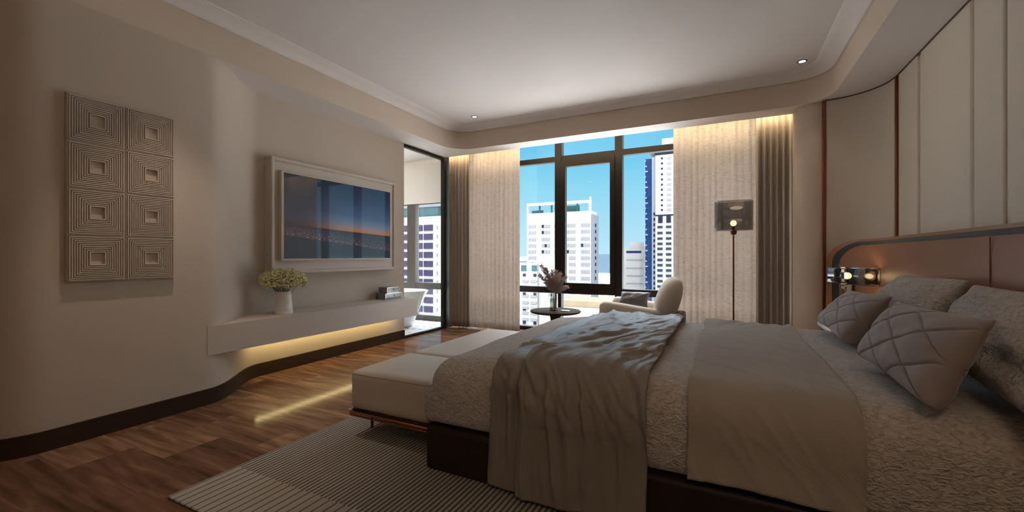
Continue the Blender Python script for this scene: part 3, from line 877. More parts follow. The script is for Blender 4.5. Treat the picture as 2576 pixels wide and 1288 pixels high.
# satin throw: double layer, folded edge at the left third, long drop on the near side
def satin_throw():
    prof = [(-1.005, 0.004), (-0.93, 0.006), (-0.86, 0.006), (-0.805, 0.007), (-0.795, 0.010), (-0.805, 0.013), (-0.838, 0.018), (-0.850, 0.029), (-0.840, 0.041), (-0.81, 0.042),
            (-0.72, 0.034), (-0.55, 0.027), (-0.42, 0.026), (-0.305, 0.026), (-0.284, 0.023), (-0.276, 0.017), (-0.284, 0.011), (-0.32, 0.008)]
    pr, Lp = resample([(a, b, 0) for a, b in prof], 120)
    sec, L = bed_section(1.760, 0.034, 0.618, 0.36, 300)
    rows = []
    for i, (y, z, ny, nz) in enumerate(sec):
        s = L * i / 299
        row = []
        top = sstep(0.42, 0.60, s)                # 0 on the hanging side, 1 on top
        hang = 1 - top
        hem = sstep(0.0, 0.12, s)
        for j, p in enumerate(pr):
            x, o = p.x, p.y
            upper = sstep(-0.86, -0.80, x) if j > 40 else 0
            # diagonal streaks over the top, running from the near edge towards the headboard side
            ang = 0.62
            a = (x * math.cos(ang) - s * math.sin(ang) * 0.55)
            b = (x * math.sin(ang) + s * math.cos(ang))
            w = sstep(0.50, 0.75, s) * (1 - 0.75 * sstep(1.2, 2.2, s))
            f1 = max(0, ridge(fbm(a * 9 + 0.4 * fbm(x * 3, s * 3), b * 1.1, 3.1)) - 0.30) * 0.036
            f2 = max(0, ridge(fbm(a * 17, b * 1.8, 9.7)) - 0.35) * 0.016
            d = (f1 + f2) * w * (0.55 + 0.45 * upper)
            # far half: long soft folds along the cloth
            d += (0.016 * fbm(x * 8 + s * 2.2, s * 1.2, 5.5) + 0.02 * max(0, ridge(fbm(x * 5 - s * 2.0, s * 1.0, 6.6)) - 0.5)) * sstep(1.2, 1.9, s)
            # pleats in the hanging part
            pl_u = 0.044 * fbm(x * 7, s * 1.0 + x, 1.7) + 0.050 * max(0, ridge(fbm(x * 8 + s * 1.2, s * 0.9, 4.2)) - 0.40) + 0.016 * max(0, ridge(fbm(x * 19 + s * 2.5, s * 1.6, 6.2)) - 0.35)
            pl_l = 0.030 * math.sin(x * 70 + 1.5 * math.sin(s * 5)) * sstep(0.05, 0.30, s) + 0.010 * fbm(x * 20, s * 1.5, 8.8)
            d += hang * (pl_u * 0.8 * upper + 0.75 * pl_l * (1 - upper) ** 1) * (0.35 + 0.65 * hem)
            # bunched puckers where the cloth turns over the edge
            edge = math.exp(-((s - 0.50) / 0.10) ** 2)
            d += edge * 0.030 * max(0, ridge(fbm(x * 13 + s * 8, s * 4, 2.2)) - 0.25)
            bulge = 0.030 * hang * upper * math.exp(-((z - 0.40) / 0.10) ** 2)
            d = max(d, -0.004) + bulge
            xx = x + 0.010 * fbm(s * 2.2, 3.3) + 0.012 * hang * (x + 0.64) * 0.6
            zz = z + nz * (o + d) + (0.010 * fbm(x * 6, 0.3) * (1 - hem))
            row.append((xx, y + ny * (o + d), zz))
        rows.append(row)
    bm = B(); grid(bm, rows)
    return bm
tag(build('satin_throw', satin_throw(), M_SATIN, angle=180, solid=0.003), 'taupe satin throw folded double across the foot of the bed', 'throw')

def knit_throw():
    sec, L = bed_section(1.776, 0.262, 0.617, 0.42, 240)
    rows = []
    nx = 90
    for i, (y, z, ny, nz) in enumerate(sec):
        s = L * i / 239
        row = []
        for j in range(nx + 1):
            t = j / nx
            x = lerp(-0.125, 0.425, t)
            far = sstep(1.4, 2.2, s)
            d = 0.008 + 0.004 * fbm(x * 5, s * 4, 1.1)
            d += far * 0.020 * max(0, ridge(fbm(x * 6 - s * 2.0, s * 1.6, 7.7)) - 0.25) + far * 0.008 * fbm(x * 12, s * 3, 2.0)
            d += (1 - sstep(0.25, 0.55, s)) * 0.010 * max(0, ridge(fbm(x * 7 + s * 4, s * 1.5, 4.7)) - 0.3)
            d += 0.010 * max(0, ridge(fbm(x * 4 + s * 5, s * 2 - x, 12.7)) - 0.55)
            x2 = x + 0.008 * fbm(s * 2.5, 8.1) + far * 0.02 * fbm(s * 4, x * 3, 4)
            row.append((x2, y + ny * d, z + nz * d + 0.012 * fbm(x * 4, 1.3) * (1 - sstep(0, 0.15, s))))
        rows.append(row)
    bm = B(); grid(bm, rows)
    return bm
tag(build('knit_throw', knit_throw(), M_KNIT, angle=180, solid=0.005), 'thin beige waffle-knit throw across the middle of the bed', 'throw')

# pillows -----------------------------------------------------------------
def pillow(corners, thick, n=56, pinch=0.10, quilt=0.0, sag=0.0, seed=0, power=0.42, wr=0.01, ex=2.0):
    """corners: (u0v0, u1v0, u1v1, u0v1)"""
    A, Bc, Cc, D = [Vector(c) for c in corners]
    nrm = ((Bc - A).cross(D - A)).normalized()
    bm = B()
    for side in (1, -1):
        rows = []
        for i in range(n + 1):
            row = []
            for j in range(n + 1):
                u, v = i / n, j / n
                uu, vv = 2 * u - 1, 2 * v - 1
                # seams curve inward between the corners
                pu = uu * (1 - pinch * (1 - vv * vv) * abs(uu) ** 1.5)
                pv = vv * (1 - pinch * (1 - uu * uu) * abs(vv) ** 1.5)
                a, b = (pu + 1) / 2, (pv + 1) / 2
                p = A.lerp(Bc, a).lerp(D.lerp(Cc, a), b)
                pw_ = power if not quilt else lerp(0.22, 0.55, min(1, v * 1.2))
                h = (max(0, (1 - abs(uu) ** ex) * (1 - abs(vv) ** ex))) ** pw_
                d = thick * h
                if quilt:
                    k = 2.3
                    g = min(abs(math.sin(PI * k * (u + v))), abs(math.sin(PI * k * (u - v))))
                    d -= quilt * math.exp(-(g / 0.075) ** 2) * min(1, h * 2)
                    d += quilt * 0.5 * h * g
                d += wr * h * fbm(u * 4 + seed, v * 4, seed * 1.7)
                p = p + nrm * side * d
                p.z -= sag * (1 - v) * h * (1 if side < 0 else 0.2)
                row.append(p)
            rows.append(row)
        grid(bm, rows)
    bmesh.ops.remove_doubles(bm, verts=bm.verts[:], dist=1e-4)
    return bm
sham_far = tag(build('bed_pillow', pillow([(0.81, 2.72, 0.66), (0.81, 3.62, 0.66), (1.05, 3.55, 1.00), (1.05, 2.78, 1.01)], 0.095, seed=2, wr=0.03, pinch=0.05), M_SHAM, angle=180),
               'large crinkled grey pillow leaning on the headboard, nearer the wall lamp', 'pillow', 'crinkled grey pillows')
sham_near = tag(build('bed_pillow', pillow([(0.775, 1.60, 0.65), (0.86, 2.62, 0.68), (1.045, 2.72, 0.99), (1.05, 1.72, 0.97)], 0.095, seed=5, wr=0.03, pinch=0.05), M_SHAM, angle=180),
                'large crinkled grey pillow cut off by the right picture edge', 'pillow', 'crinkled grey pillows')
tag(build('quilted_cushion', pillow([(0.60, 2.88, 0.648), (0.595, 3.56, 0.662), (0.78, 3.60, 0.890), (0.78, 2.83, 0.918)], 0.078, n=100, quilt=0.010, seed=8, pinch=0.07, ex=2.6), M_QUILT, angle=180),
    'quilted taupe cushion farther from the viewer, just below the wall lamp', 'cushion', 'quilted taupe cushions')
tag(build('quilted_cushion', pillow([(0.590, 1.80, 0.642), (0.575, 2.48, 0.655), (0.745, 2.64, 0.908), (0.750, 1.825, 0.930)], 0.080, n=100, quilt=0.010, seed=11, pinch=0.07, ex=2.6), M_QUILT, angle=180),
    'quilted taupe cushion nearest the viewer, in front of both crinkled pillows', 'cushion', 'quilted taupe cushions')

# ---- headboard that follows the curved wall
hb = empty('headboard', (1.2, 3.0, 0.3), 'long brown leather headboard with dark inset band along the panelled wall', 'headboard')
hp = [(1.15, 0.9), (1.15, 4.30)]
for k in range(1, 25):
    a = math.radians(78 * k / 24)
    hp.append((0.80 + 0.35 * math.cos(a), 4.30 + 0.665 * math.sin(a)))
def hb_layer(name, m, inset_end, inset_top, rc_a, rc_z, base, face, zlow, roll=0.0):
    P, L = resample([(x, y, 0) for x, y in hp], 400)
    keep = []
    for i, p in enumerate(P):
        s = L * i / 399
        if s <= L - inset_end:
            keep.append((i, s))
    bm = B(); fr = []; bk = []; fm = []
    ztop = 1.272 - inset_top
    end = keep[-1][1]
    for i, s in keep:
        p = P[i]; t = (P[min(i + 1, 399)] - P[max(i - 1, 0)]).normalized()
        nn = Vector((-t.y, t.x, 0))
        q = end - s
        if q < rc_a:
            zt = ztop - rc_z * (1 - math.sqrt(max(0.0, 1 - ((rc_a - q) / rc_a) ** 2)))
        else:
            zt = ztop
        colf = []; colb = []
        for k in range(13):
            z = lerp(zlow, zt, k / 12)
            dz = zt - z
            rl = 0
            dd = min(dz, q)
            if roll and dd < roll:
                rl = roll - math.sqrt(max(0, roll * roll - (roll - dd) ** 2))
            colf.append(p + nn * (face - rl) + Vector((0, 0, z)))
        fr.append(colf)
        bk.append([p + nn * base + Vector((0, 0, zlow)), p + nn * base + Vector((0, 0, zt))])
    grid(bm, fr)
    grid(bm, [[f[-1], b[1]] for f, b in zip(fr, bk)])                      # top edge
    grid(bm, [[lerp(bk[-1][0], bk[-1][1], k / 12) for k in range(13)], fr[-1]])   # end edge
    grid(bm, [[b[0], b[1]] for b in bk])
    bmesh.ops.remove_doubles(bm, verts=bm.verts[:], dist=1e-5)
    return build(name, bm, m, hb, angle=45)
hb_layer('outer_rim', M_HBRIM, 0.0, 0.0, 0.30, 0.20, -0.10, 0.0, 0.20)
hb_layer('inset_band', M_NAVY, 0.050, 0.020, 0.30, 0.19, 0.0, 0.006, 0.21)
hb_layer('padded_panel', M_HBLEATHER, 0.118, 0.052, 0.28, 0.18, 0.0, 0.032, 0.22, roll=0.012)
bm = B(); box(bm, 1.113, 1.1184, 2.7712, 2.7728, 0.3, 1.215)
build('center_seam', bm, mat('seam_leather', (0.24, 0.11, 0.06), 0.6), hb, smooth=False)
# small dark socket plate on the leather
sp_ = empty('socket_plate', (1.06, 4.78, 0.83), 'small dark switch plate on the headboard under the wall lamp', 'switch')
def oriented_box(cx, cy, cz, ang, sx, sy, sz):
    bm = boxb(-sx / 2, sx / 2, -sy / 2, sy / 2, -sz / 2, sz / 2)
    bmesh.ops.transform(bm, matrix=Matrix.Translation((cx, cy, cz)) @ Matrix.Rotation(ang, 4, 'Z'), verts=bm.verts[:])
    return bm
pl_ = build('plate', oriented_box(1.000, 4.742, 0.835, math.radians(-45), 0.09, 0.012, 0.09), M_BLACK, sp_, bevel=0.003)
build('frame_trim', oriented_box(0.998, 4.740, 0.835, math.radians(-45), 0.07, 0.014, 0.07), M_BOXTRIM, pl_, bevel=0.003)

# ---- smoked glass lamps
def stadium_shell(cx, cy, z0, z1, hw, hd, ang, rv=0.02, th=0.007):
    """hollow rounded-rectangle tube, open at top and bottom, edges rolled"""
    out = []
    seg = 14
    def outline(o):
        pts = rrect(-hw - o, hw + o, -hd - o, hd + o, min(hd, hw) * 0.8 + o, seg)
        c, s = math.cos(ang), math.sin(ang)
        return [(cx + x * c - y * s, cy + x * s + y * c) for x, y in pts]
    prof = [(-th, z0 + rv * .6), (-th * .5, z0), (0, z0 + .004), (0.002, z0 + rv), (0.002, z1 - rv), (0, z1 - .004), (-th * .5, z1), (-th, z1 - rv * .6)]
    bm = B()
    grid(bm, [[(x, y, z) for x, y in outline(o)] for o, z in prof], close_u=True, close_v=True)
    return bm
lamp = empty('floor_lamp', (0.097, 5.20, 0.0), 'slim copper floor lamp with smoked glass shade before the right curtain', 'lamp')
bm = B(); lathe(bm, [(0.02, 0.0), (0.14, 0.001), (0.142, 0.012), (0.13, 0.020), (0.02, 0.024)], 0.097, 5.20, 40)
build('base', bm, M_COPPER_DARK, lamp)
bm = B(); tube(bm, [(0.097, 5.20, 0.02), (0.097, 5.20, 1.395)], 0.0085, 14)
build('pole', bm, M_COPPER_DARK, lamp)
bm = B(); lathe(bm, [(0.010, 1.355), (0.026, 1.358), (0.034, 1.385), (0.036, 1.40), (0.012, 1.402)], 0.097, 5.20, 24)
build('collar', bm, M_COPPER_DARK, lamp)
bm = stadium_shell(0.097, 5.20, 1.405, 1.722, 0.186, 0.115, 0)
build('lamp_shade', bm, M_SMOKE, lamp, angle=50)
bm = B(); lathe(bm, [(0.008, 1.40), (0.016, 1.402), (0.017, 1.445), (0.010, 1.452)], 0.097, 5.20, 20)
so_ = build('socket', bm, M_COPPER_DARK, lamp)
bm = B(); sphere(bm, (0.097, 5.20, 1.482), 0.032)
build('bulb', bm, M_BULB, so_)
bm = B(); lathe(bm, [(0.004, 1.69), (0.022, 1.692), (0.022, 1.705), (0.004, 1.707)], 0.097, 5.20, 20); box(bm, 0.093, 0.101, 5.09, 5.31, 1.696, 1.702)
build('shade_finial', bm, M_COPPER, lamp)

wl_c = Vector((0.972, 4.50, 0.958)); wl_a = math.radians(118)
wlamp = empty('wall_lamp', wl_c, 'smoked glass wall lamp with brass clasp mounted on the headboard end', 'lamp')
build('lamp_shade', stadium_shell(wl_c.x, wl_c.y, 0.885, 1.028, 0.235, 0.055, wl_a, rv=0.012, th=0.006), M_SMOKE_D, wlamp, angle=50)
M_BRASS = mat('aged_brass', (0.45, 0.36, 0.22), 0.25, metal=1.0, var=0.1)
tdir = Vector((math.cos(wl_a), math.sin(wl_a), 0)); ndir = Vector((tdir.y, -tdir.x, 0))
if ndir.y > 0: ndir = -ndir
fpos = wl_c + ndir * 0.068
for z0, z1, sx in ((1.018, 1.034, 0.052), (0.985, 1.016, 0.036), (0.905, 0.935, 0.036), (0.880, 0.897, 0.052), (0.845, 0.872, 0.040)):
    build('clasp', oriented_box(fpos.x, fpos.y, (z0 + z1) / 2, wl_a, sx, 0.016, z1 - z0), M_BRASS, wlamp, bevel=0.003)
bm = B(); sphere(bm, tuple(fpos - ndir * 0.03 + Vector((0, 0, 0.0))), 0.030)
build('bulb', bm, M_BULB, wlamp)
build('bulb_guard', oriented_box(*(fpos + ndir * 0.01), wl_a, 0.026, 0.012, 0.04), M_BLACK, wlamp, bevel=0.003)
wll = bpy.data.lights.new('wall_lamp_light', 'POINT'); wll.energy = 1.1; wll.color = (1, 0.74, 0.42); wll.shadow_soft_size = 0.03
wlo = bpy.data.objects.new('wall_lamp_light', wll); COL.objects.link(wlo); wlo.location = wl_c + Vector((0.03, -0.05, 0.0))
bm = B(); tube(bm, [fpos + Vector((0, 0, -0.11)), fpos + Vector((0, 0, -0.15)) - ndir * 0.03, wl_c - ndir * 0.20 + Vector((0, 0, -0.16))], 0.008)
build('bracket_arm', bm, M_BRASS, wlamp)

# ---- nightstand on the far side
ns = empty('nightstand', (0.92, 4.18, 0.0), 'nightstand with a cream top on the far side of the bed', 'nightstand')
build('cabinet_body', boxb(0.735, 1.10, 3.90, 4.40, 0.10, 0.525), M_BROWN, ns, bevel=0.02, seg=3)
build('top_slab', boxb(0.715, 1.11, 3.88, 4.42, 0.526, 0.580), M_TUB, ns, bevel=0.024, seg=4)
build('plinth', boxb(0.78, 1.08, 3.96, 4.34, 0.0, 0.10), M_BLACK, ns, smooth=False)

# ================================================================== BENCH
bench = empty('bench', (-1.77, 2.76, 0.012), 'cream upholstered bench with copper frame at the foot of the bed', 'bench')
def cushion_bm(x0, x1, y0, y1, z0, z1, R, step=0.03, puff=0.01):
    def fn(p):
        u = (p.x - x0) / (x1 - x0) * 2 - 1; v = (p.y - y0) / (y1 - y0) * 2 - 1
        return p + Vector((0, 0, puff * max(0, 1 - u * u) * max(0, 1 - v * v) * sstep(z0, z1, p.z)))
    return rounded_block(x0, x1, y0, y1, z0, z1, R, R, step, fn, openb=False)
M_PIPE = mat('piping_taupe', (0.40, 0.33, 0.27), 0.5)
for y0, y1 in ((1.905, 2.459), (2.461, 3.61)):
    cu = build('seat_cushion', cushion_bm(-2.075, -1.462, y0, y1, 0.178, 0.418, 0.030), M_CREAM, bench, angle=180)
    lp = [(x, y, 0.397) for x, y in rrect(-2.075 + .004, -1.462 - .004, y0 + .004, y1 - .004, 0.028, 6)]
    bm = B(); tube(bm, lp + [lp[0]], 0.0035, 6, cap=False)
    build('piping', bm, M_PIPE, cu)
bm = B()
lp = rrect(-2.085, -1.455, 1.90, 3.62, 0.03, 6)
for z, r in ((0.163, 0.0075), (0.146, 0.0065)):
    l3 = [(x, y, z) for x, y in lp]; l3.append(l3[0])
    tube(bm, l3, r, 10, cap=False)
build('frame_rail', bm, M_COPPER, bench)
build('under_panel', boxb(-2.065, -1.475, 1.92, 3.60, 0.152, 0.180), M_BROWN, bench, smooth=False)
for x in (-2.045, -1.50):
    for y in (2.06, 3.46):
        bm = B(); tube(bm, [(x, y, 0.012), (x, y, 0.155)], 0.0095, 12)
        build('leg', bm, M_COPPER_DARK, bench)

# ================================================================== CURTAINS
def curtain(name, x0, x1, y, z0, z1, m, seed, amp, wl_, label, rows=26, flare=0.0):
    r = random.Random(seed)
    n = int((x1 - x0) / 0.0055)
    ph = 0; xs = []
    for i in range(n + 1):
        t = i / n
        x = lerp(x0, x1, t)
        ph += 2 * PI * 0.0055 / (wl_ * (1 + 0.35 * noise.noise(Vector((x * 6, seed, 0)))))
        a = amp * (0.75 + 0.5 * noise.noise(Vector((x * 9, seed, 3))))
        s = 1 - 2 * abs(math.sin(ph / 2)) ** 0.75
        xs.append((x, a * s, 0.25 * a * math.sin(ph)))
    pts = []
    for k in range(rows):
        t = k / (rows - 1)
        z = lerp(z0, z1, t)
        row = []
        for x, d, e in xs:
            w = 1 + 0.12 * noise.noise(Vector((x * 4, z * 1.5, seed)))
            row.append((x + e * w + flare * (1 - t) * (x - (x0 + x1) / 2), y + d * w, z))
        pts.append(row)
    bm = B(); grid(bm, pts)
    o = build(name, bm, m, angle=180, solid=0.0015)
    return tag(o, label, 'curtain')
curtain('sheer_curtain', -3.72, -2.675, 5.63, 0.02, 2.93, M_SHEER, 4, 0.015, 0.072, 'crinkled cream sheer curtain on the left of the window')
curtain('sheer_curtain', -0.560, 0.50, 5.63, 0.02, 2.93, M_SHEER, 9, 0.015, 0.072, 'crinkled cream sheer curtain behind the floor lamp')
curtain('blackout_curtain', -3.875, -3.50, 5.535, 0.03, 2.93, M_DRAPE, 13, 0.046, 0.062, 'taupe pleated drape gathered beside the glass partition')
curtain('blackout_curtain', 0.325, 0.70, 5.535, 0.02, 2.93, M_DRAPE, 21, 0.046, 0.062, 'taupe pleated drape gathered beside the rounded pier')

# ================================================================== SEATING CORNER
tb = empty('side_table', (-1.83, 4.85, 0.0), 'round dark wood pedestal side table by the window', 'table')
bm = B(); lathe(bm, [(0.02, 0.432), (0.27, 0.434), (0.296, 0.440), (0.305, 0.450), (0.305, 0.460), (0.298, 0.465), (0.02, 0.466)], -1.83, 4.85, 64)
build('tabletop', bm, mat('table_walnut', (0.04, 0.024, 0.017), 0.75, var=0.3, vscale=9, spec=0.06), tb, angle=50)
bm = B(); lathe(bm, [(0.19, 0.002), (0.19, 0.02), (0.15, 0.035), (0.10, 0.09), (0.075, 0.18), (0.062, 0.28), (0.06, 0.36), (0.075, 0.425), (0.09, 0.433)], -1.83, 4.85, 40)
build('pedestal', bm, M_DARKWOOD, tb)
gv = empty('glass_vase', (-1.845, 4.83, 0.466), 'slim clear glass vase on the dark round table', 'vase')
bm = B(); lathe(bm, [(0.005, 0.4665), (0.050, 0.4668), (0.050, 0.672), (0.046, 0.672), (0.046, 0.48), (0.005, 0.478)], -1.845, 4.83, 30, cap=False)
build('vase_wall', bm, M_CLEAR, gv, angle=50)
bm = B(); lathe(bm, [(0.004, 0.480), (0.0455, 0.481), (0.0455, 0.610), (0.004, 0.611)], -1.845, 4.83, 30)
build('water', bm, glass('vase_water', (0.62, 0.60, 0.52), 0.03), gv)
pm = empty('pampas_bunch', (-1.845, 4.83, 0.50), 'dusty pink pampas plumes standing in the glass vase', 'dried grass')
rp_ = random.Random(11)
base = Vector((-1.845, 4.83, 0.68))
Rv = Vector((0.8949, 0.4462, 0)); Fv = Vector((-0.4462, 0.8949, 0))
bmS = B()
for lx, fz, ln, fw in ((-0.15, 0.335, 1, 0.02), (-0.10, 0.30, 1, -0.05), (0.035, 0.27, 1, 0.03), (0.15, 0.20, 1, -0.02), (0.09, 0.235, 1, 0.06), (-0.17, 0.215, 1, 0.05), (0.17, 0.075, 1, 0.0), (-0.02, 0.27, 1, -0.06)):
    tip = base + Rv * lx + Fv * fw + Vector((0, 0, fz))
    b0 = Vector((-1.845 + rp_.uniform(-.015, .015), 4.83 + rp_.uniform(-.015, .015), 0.485))
    ctrl = base + Rv * lx * 0.25 + Fv * fw * 0.3 + Vector((0, 0, fz * 0.45))
    def bez(t):
        return (1 - t) ** 2 * base + 2 * t * (1 - t) * ctrl + t * t * tip
    tube(bmS, [b0, base, bez(.3), bez(.6)], 0.0022, 5)
    bmP = B()
    for k in range(300):
        t = rp_.uniform(0.06, 1.0)
        p = bez(t); tg = (bez(min(1, t + .05)) - bez(t - .05)).normalized()
        rd = tg.orthogonal().normalized()
        rd = Matrix.Rotation(rp_.uniform(0, 2 * PI), 3, tg) @ rd
        l = rp_.uniform(.03, .075) * (1.1 - 0.65 * t)
        q = p + rd * l * 0.75 + tg * l * 0.95 - Vector((0, 0, 0.012 * rp_.random()))
        tube(bmP, [p, p.lerp(q, .55) + rd * 0.007, q], [0.0022, 0.0028, 0.0004], 3)
    build('plume', bmP, M_PAMPAS, pm)
build('stems', bmS, M_PAMPAS, pm)
card = tag(build('coaster', boxb(-1.745, -1.645, 4.79, 4.87, 0.4665, 0.474), M_CERAMIC, bevel=0.002), 'small pale coaster lying on the dark round table', 'coaster')

ch = empty('armchair', (-0.80, 4.92, 0.0), 'cream boucle lounge armchair with rounded back by the window', 'armchair')
build('seat_cushion', cushion_bm(-1.18, -0.52, 4.72, 5.22, 0.27, 0.46, 0.06, 0.03, 0.02), M_BOUCLE, ch, angle=180)
build('base_frame', boxb(-1.19, -0.40, 4.60, 5.32, 0.20, 0.272), M_DARKWOOD, ch, bevel=0.02, seg=3)
def arm(y0, y1):
    bm = rounded_block(-1.235, -0.56, y0, y1, 0.273, 0.625, 0.068, 0.03, 0.02, lambda p: p + Vector((0, 0, -0.055 * sstep(-1.2, -0.56, p.x) * sstep(0.45, 0.62, p.z))), openb=False)
    return build('arm', bm, M_BOUCLE, ch, angle=180)
arm(4.585, 4.735); arm(5.20, 5.35)
build('arm_base', boxb(-1.232, -1.205, 4.59, 4.74, 0.20, 0.50), M_DARKWOOD, ch, bevel=0.01)
# egg-shaped leaning back
bm = B()
nu, nv = 40, 28
rows = []
ax = Vector((0.30, 0, 1)).normalized(); wd = Vector((0, 1, 0)); tk = ax.cross(wd).normalized()
c0 = Vector((-0.545, 4.955, 0.640))
for i in range(nv + 1):
    th = PI * i / nv
    zz = math.cos(th); rr = math.sin(th)
    row = []
    for j in range(nu):
        ph = 2 * PI * j / nu
        cu, su = math.cos(ph), math.sin(ph)
        row.append(c0 + ax * (0.262 * zz) + wd * (0.36 * math.copysign(abs(cu) ** 0.8, cu) * rr ** 0.8) + tk * (0.125 * math.copysign(abs(su) ** 0.9, su) * rr ** 0.75))
    rows.append(row)
grid(bm, rows, close_v=True)
bmesh.ops.remove_doubles(bm, verts=bm.verts[:], dist=1e-5)
build('backrest', bm, M_BOUCLE, ch, angle=180)
bm = B()
build('back_support', boxb(-0.52, -0.385, 4.66, 5.25, 0.27, 0.50), M_DARKWOOD, ch, bevel=0.03, seg=3)
for x in (-1.13, -0.46):
    for y in (4.66, 5.26):
        bm = B(); tube(bm, [(x, y, 0.0), (x, y, 0.20)], [0.014, 0.022], 12)
        build('leg', bm, M_DARKWOOD, ch)
tag(build('throw_cushion', pillow([(-1.10, 4.84, 0.555), (-0.74, 4.84, 0.555), (-0.73, 4.97, 0.715), (-1.06, 4.97, 0.715)], 0.050, n=30, seed=15, pinch=0.12), M_CUSHION, angle=180),
    'dark taupe cushion lying in the cream armchair', 'cushion')

# ================================================================== BATHTUB
tubr = empty('bathtub', (-4.95, 5.22, 0.012), 'white freestanding oval bathtub behind the glass partition', 'bathtub')
bm = B()
rows = []
for sx, sy, z in ((0.52, 0.24, 0.012), (0.56, 0.27, 0.03), (0.64, 0.31, 0.20), (0.74, 0.36, 0.42), (0.83, 0.395, 0.56), (0.845, 0.40, 0.575), (0.83, 0.39, 0.58), (0.80, 0.375, 0.565), (0.72, 0.33, 0.40), (0.60, 0.26, 0.16), (0.50, 0.2, 0.12)):
    rows.append([(-4.95 + sx * math.copysign(abs(math.cos(a)) ** 0.85, math.cos(a)), 5.22 + sy * math.copysign(abs(math.sin(a)) ** 0.9, math.sin(a)), z + 0.015 * abs(math.cos(a)) * (z > 0.5)) for a in [2 * PI * k / 56 for k in range(56)]])
V = grid(bm, rows, close_v=True); bm.faces.new(V[0]); bm.faces.new(V[-1])
build('tub_shell', bm, M_TUB, tubr, angle=60)
bl = bpy.data.lights.new('bathroom_fill', 'AREA'); bl.shape = 'DISK'; bl.size = 0.5; bl.energy = 18; bl.color = (1, 0.95, 0.88)  # added fill light without a fixture, brightens the bathroom
blo = bpy.data.objects.new('bathroom_fill', bl); COL.objects.link(blo); blo.location = (-5.2, 4.5, 2.78)

# ================================================================== DOWNLIGHTS
def downlight(x, y, label, power=9.0, spot=70):
    r = empty('downlight', (x, y, ZC), label, 'downlight', 'recessed ceiling downlights')
    bm = B(); lathe(bm, [(0.028, ZC - 0.001), (0.040, ZC - 0.001), (0.042, ZC - 0.004), (0.036, ZC - 0.007), (0.028, ZC - 0.005)], x, y, 28, cap=False)
    build('trim_ring', bm, M_GREYFRAME, r)
    bm = B(); lathe(bm, [(0.002, ZC - 0.0035), (0.029, ZC - 0.0035)], x, y, 24, cap=False)
    build('lens', bm, M_DOWN, r)
    d = bpy.data.lights.new('downlight_beam', 'SPOT'); d.energy = power; d.spot_size = math.radians(spot); d.spot_blend = 0.7; d.shadow_soft_size = 0.025; d.color = (1, 0.83, 0.62)
    o = bpy.data.objects.new('downlight_beam', d); COL.objects.link(o); o.location = (x, y, ZC - 0.02)
    return r
downlight(-2.95, 4.80, 'tiny recessed downlight in the ceiling corner above the left curtain', 6)
downlight(0.667, 4.82, 'small round recessed downlight in the ceiling corner above the headboard', 6)
downlight(-2.95, 1.55, 'recessed downlight above the left wall art, out of frame', 60, 62)

# fill lamp added unseen behind the viewer to warm the near bed and walls
cl_ = empty('fill_lamp', (0.35, -0.75, 2.60), 'round glowing fill lamp added behind the viewer, out of frame', 'lamp')
bm = B(); sphere(bm, (0.35, -0.75, 2.60), 0.34, 0.34, 0.14, 32, 16)
build('lamp_shade', bm, emit('fill_glow', (1.0, 0.80, 0.56), 7.6), cl_)
bm = B(); tube(bm, [(0.35, -0.75, 2.70), (0.35, -0.75, ZC)], 0.012)
build('stem', bm, M_BRASS, cl_)

# ================================================================== THE CITY OUTSIDE (far below and away)
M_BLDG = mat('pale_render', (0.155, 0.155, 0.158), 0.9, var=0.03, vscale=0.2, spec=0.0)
M_BSHADE = mat('render_shade', (0.075, 0.085, 0.10), 0.9, var=0.03, vscale=0.2, spec=0.0)  # darker copy of the pale render, shade put into the colour
M_BWIN = mat('faint_window', (0.098, 0.10, 0.108), 0.7, var=0.12, vscale=1, spec=0.0)
M_BWIN_D = mat('dark_window', (0.007, 0.009, 0.016), 0.7, var=0.3, vscale=1, spec=0.0)
M_BWIN_P = mat('violet_window', (0.012, 0.010, 0.028), 0.7, var=0.45, vscale=0.5, spec=0.0)
M_BTEAL = mat('teal_glazing', (0.016, 0.042, 0.048), 0.6, var=0.35, vscale=0.4, spec=0.0)
M_BBLUE = mat('blue_glazing', (0.005, 0.013, 0.042), 0.7, var=0.5, vscale=0.35, spec=0.0)
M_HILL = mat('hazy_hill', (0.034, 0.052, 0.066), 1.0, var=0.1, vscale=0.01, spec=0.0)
M_GROUND = mat('city_ground', (0.54, 0.52, 0.49), 0.9, var=0.15, vscale=0.05)
M_ROOF = mat('ochre_roof', (0.105, 0.085, 0.06), 0.9, var=0.2, vscale=0.4, spec=0.0)
st(build('ground_outside', boxb(-900, 700, 20, 2600, -62, -60), M_GROUND, smooth=False))

def bpart(name, root, m, x0, x1, y0, y1, z0, z1):
    return build(name, boxb(x0, x1, y0, y1, z0, z1), m, root, smooth=False)
def windows(root, m, cells, y, w, hgt, name='window'):
    """one small recessed-looking block per window, mesh shared"""
    proto = None
    for (x, z) in cells:
        if proto is None:
            proto = build(name, boxb(-w / 2, w / 2, -0.25, 0.05, -hgt / 2, hgt / 2), m, None, smooth=False)
            proto.parent = root; proto.location = Vector((x, y, z)) - root.location
        else:
            o = proto.copy(); COL.objects.link(o); o.location = Vector((x, y, z)) - root.location

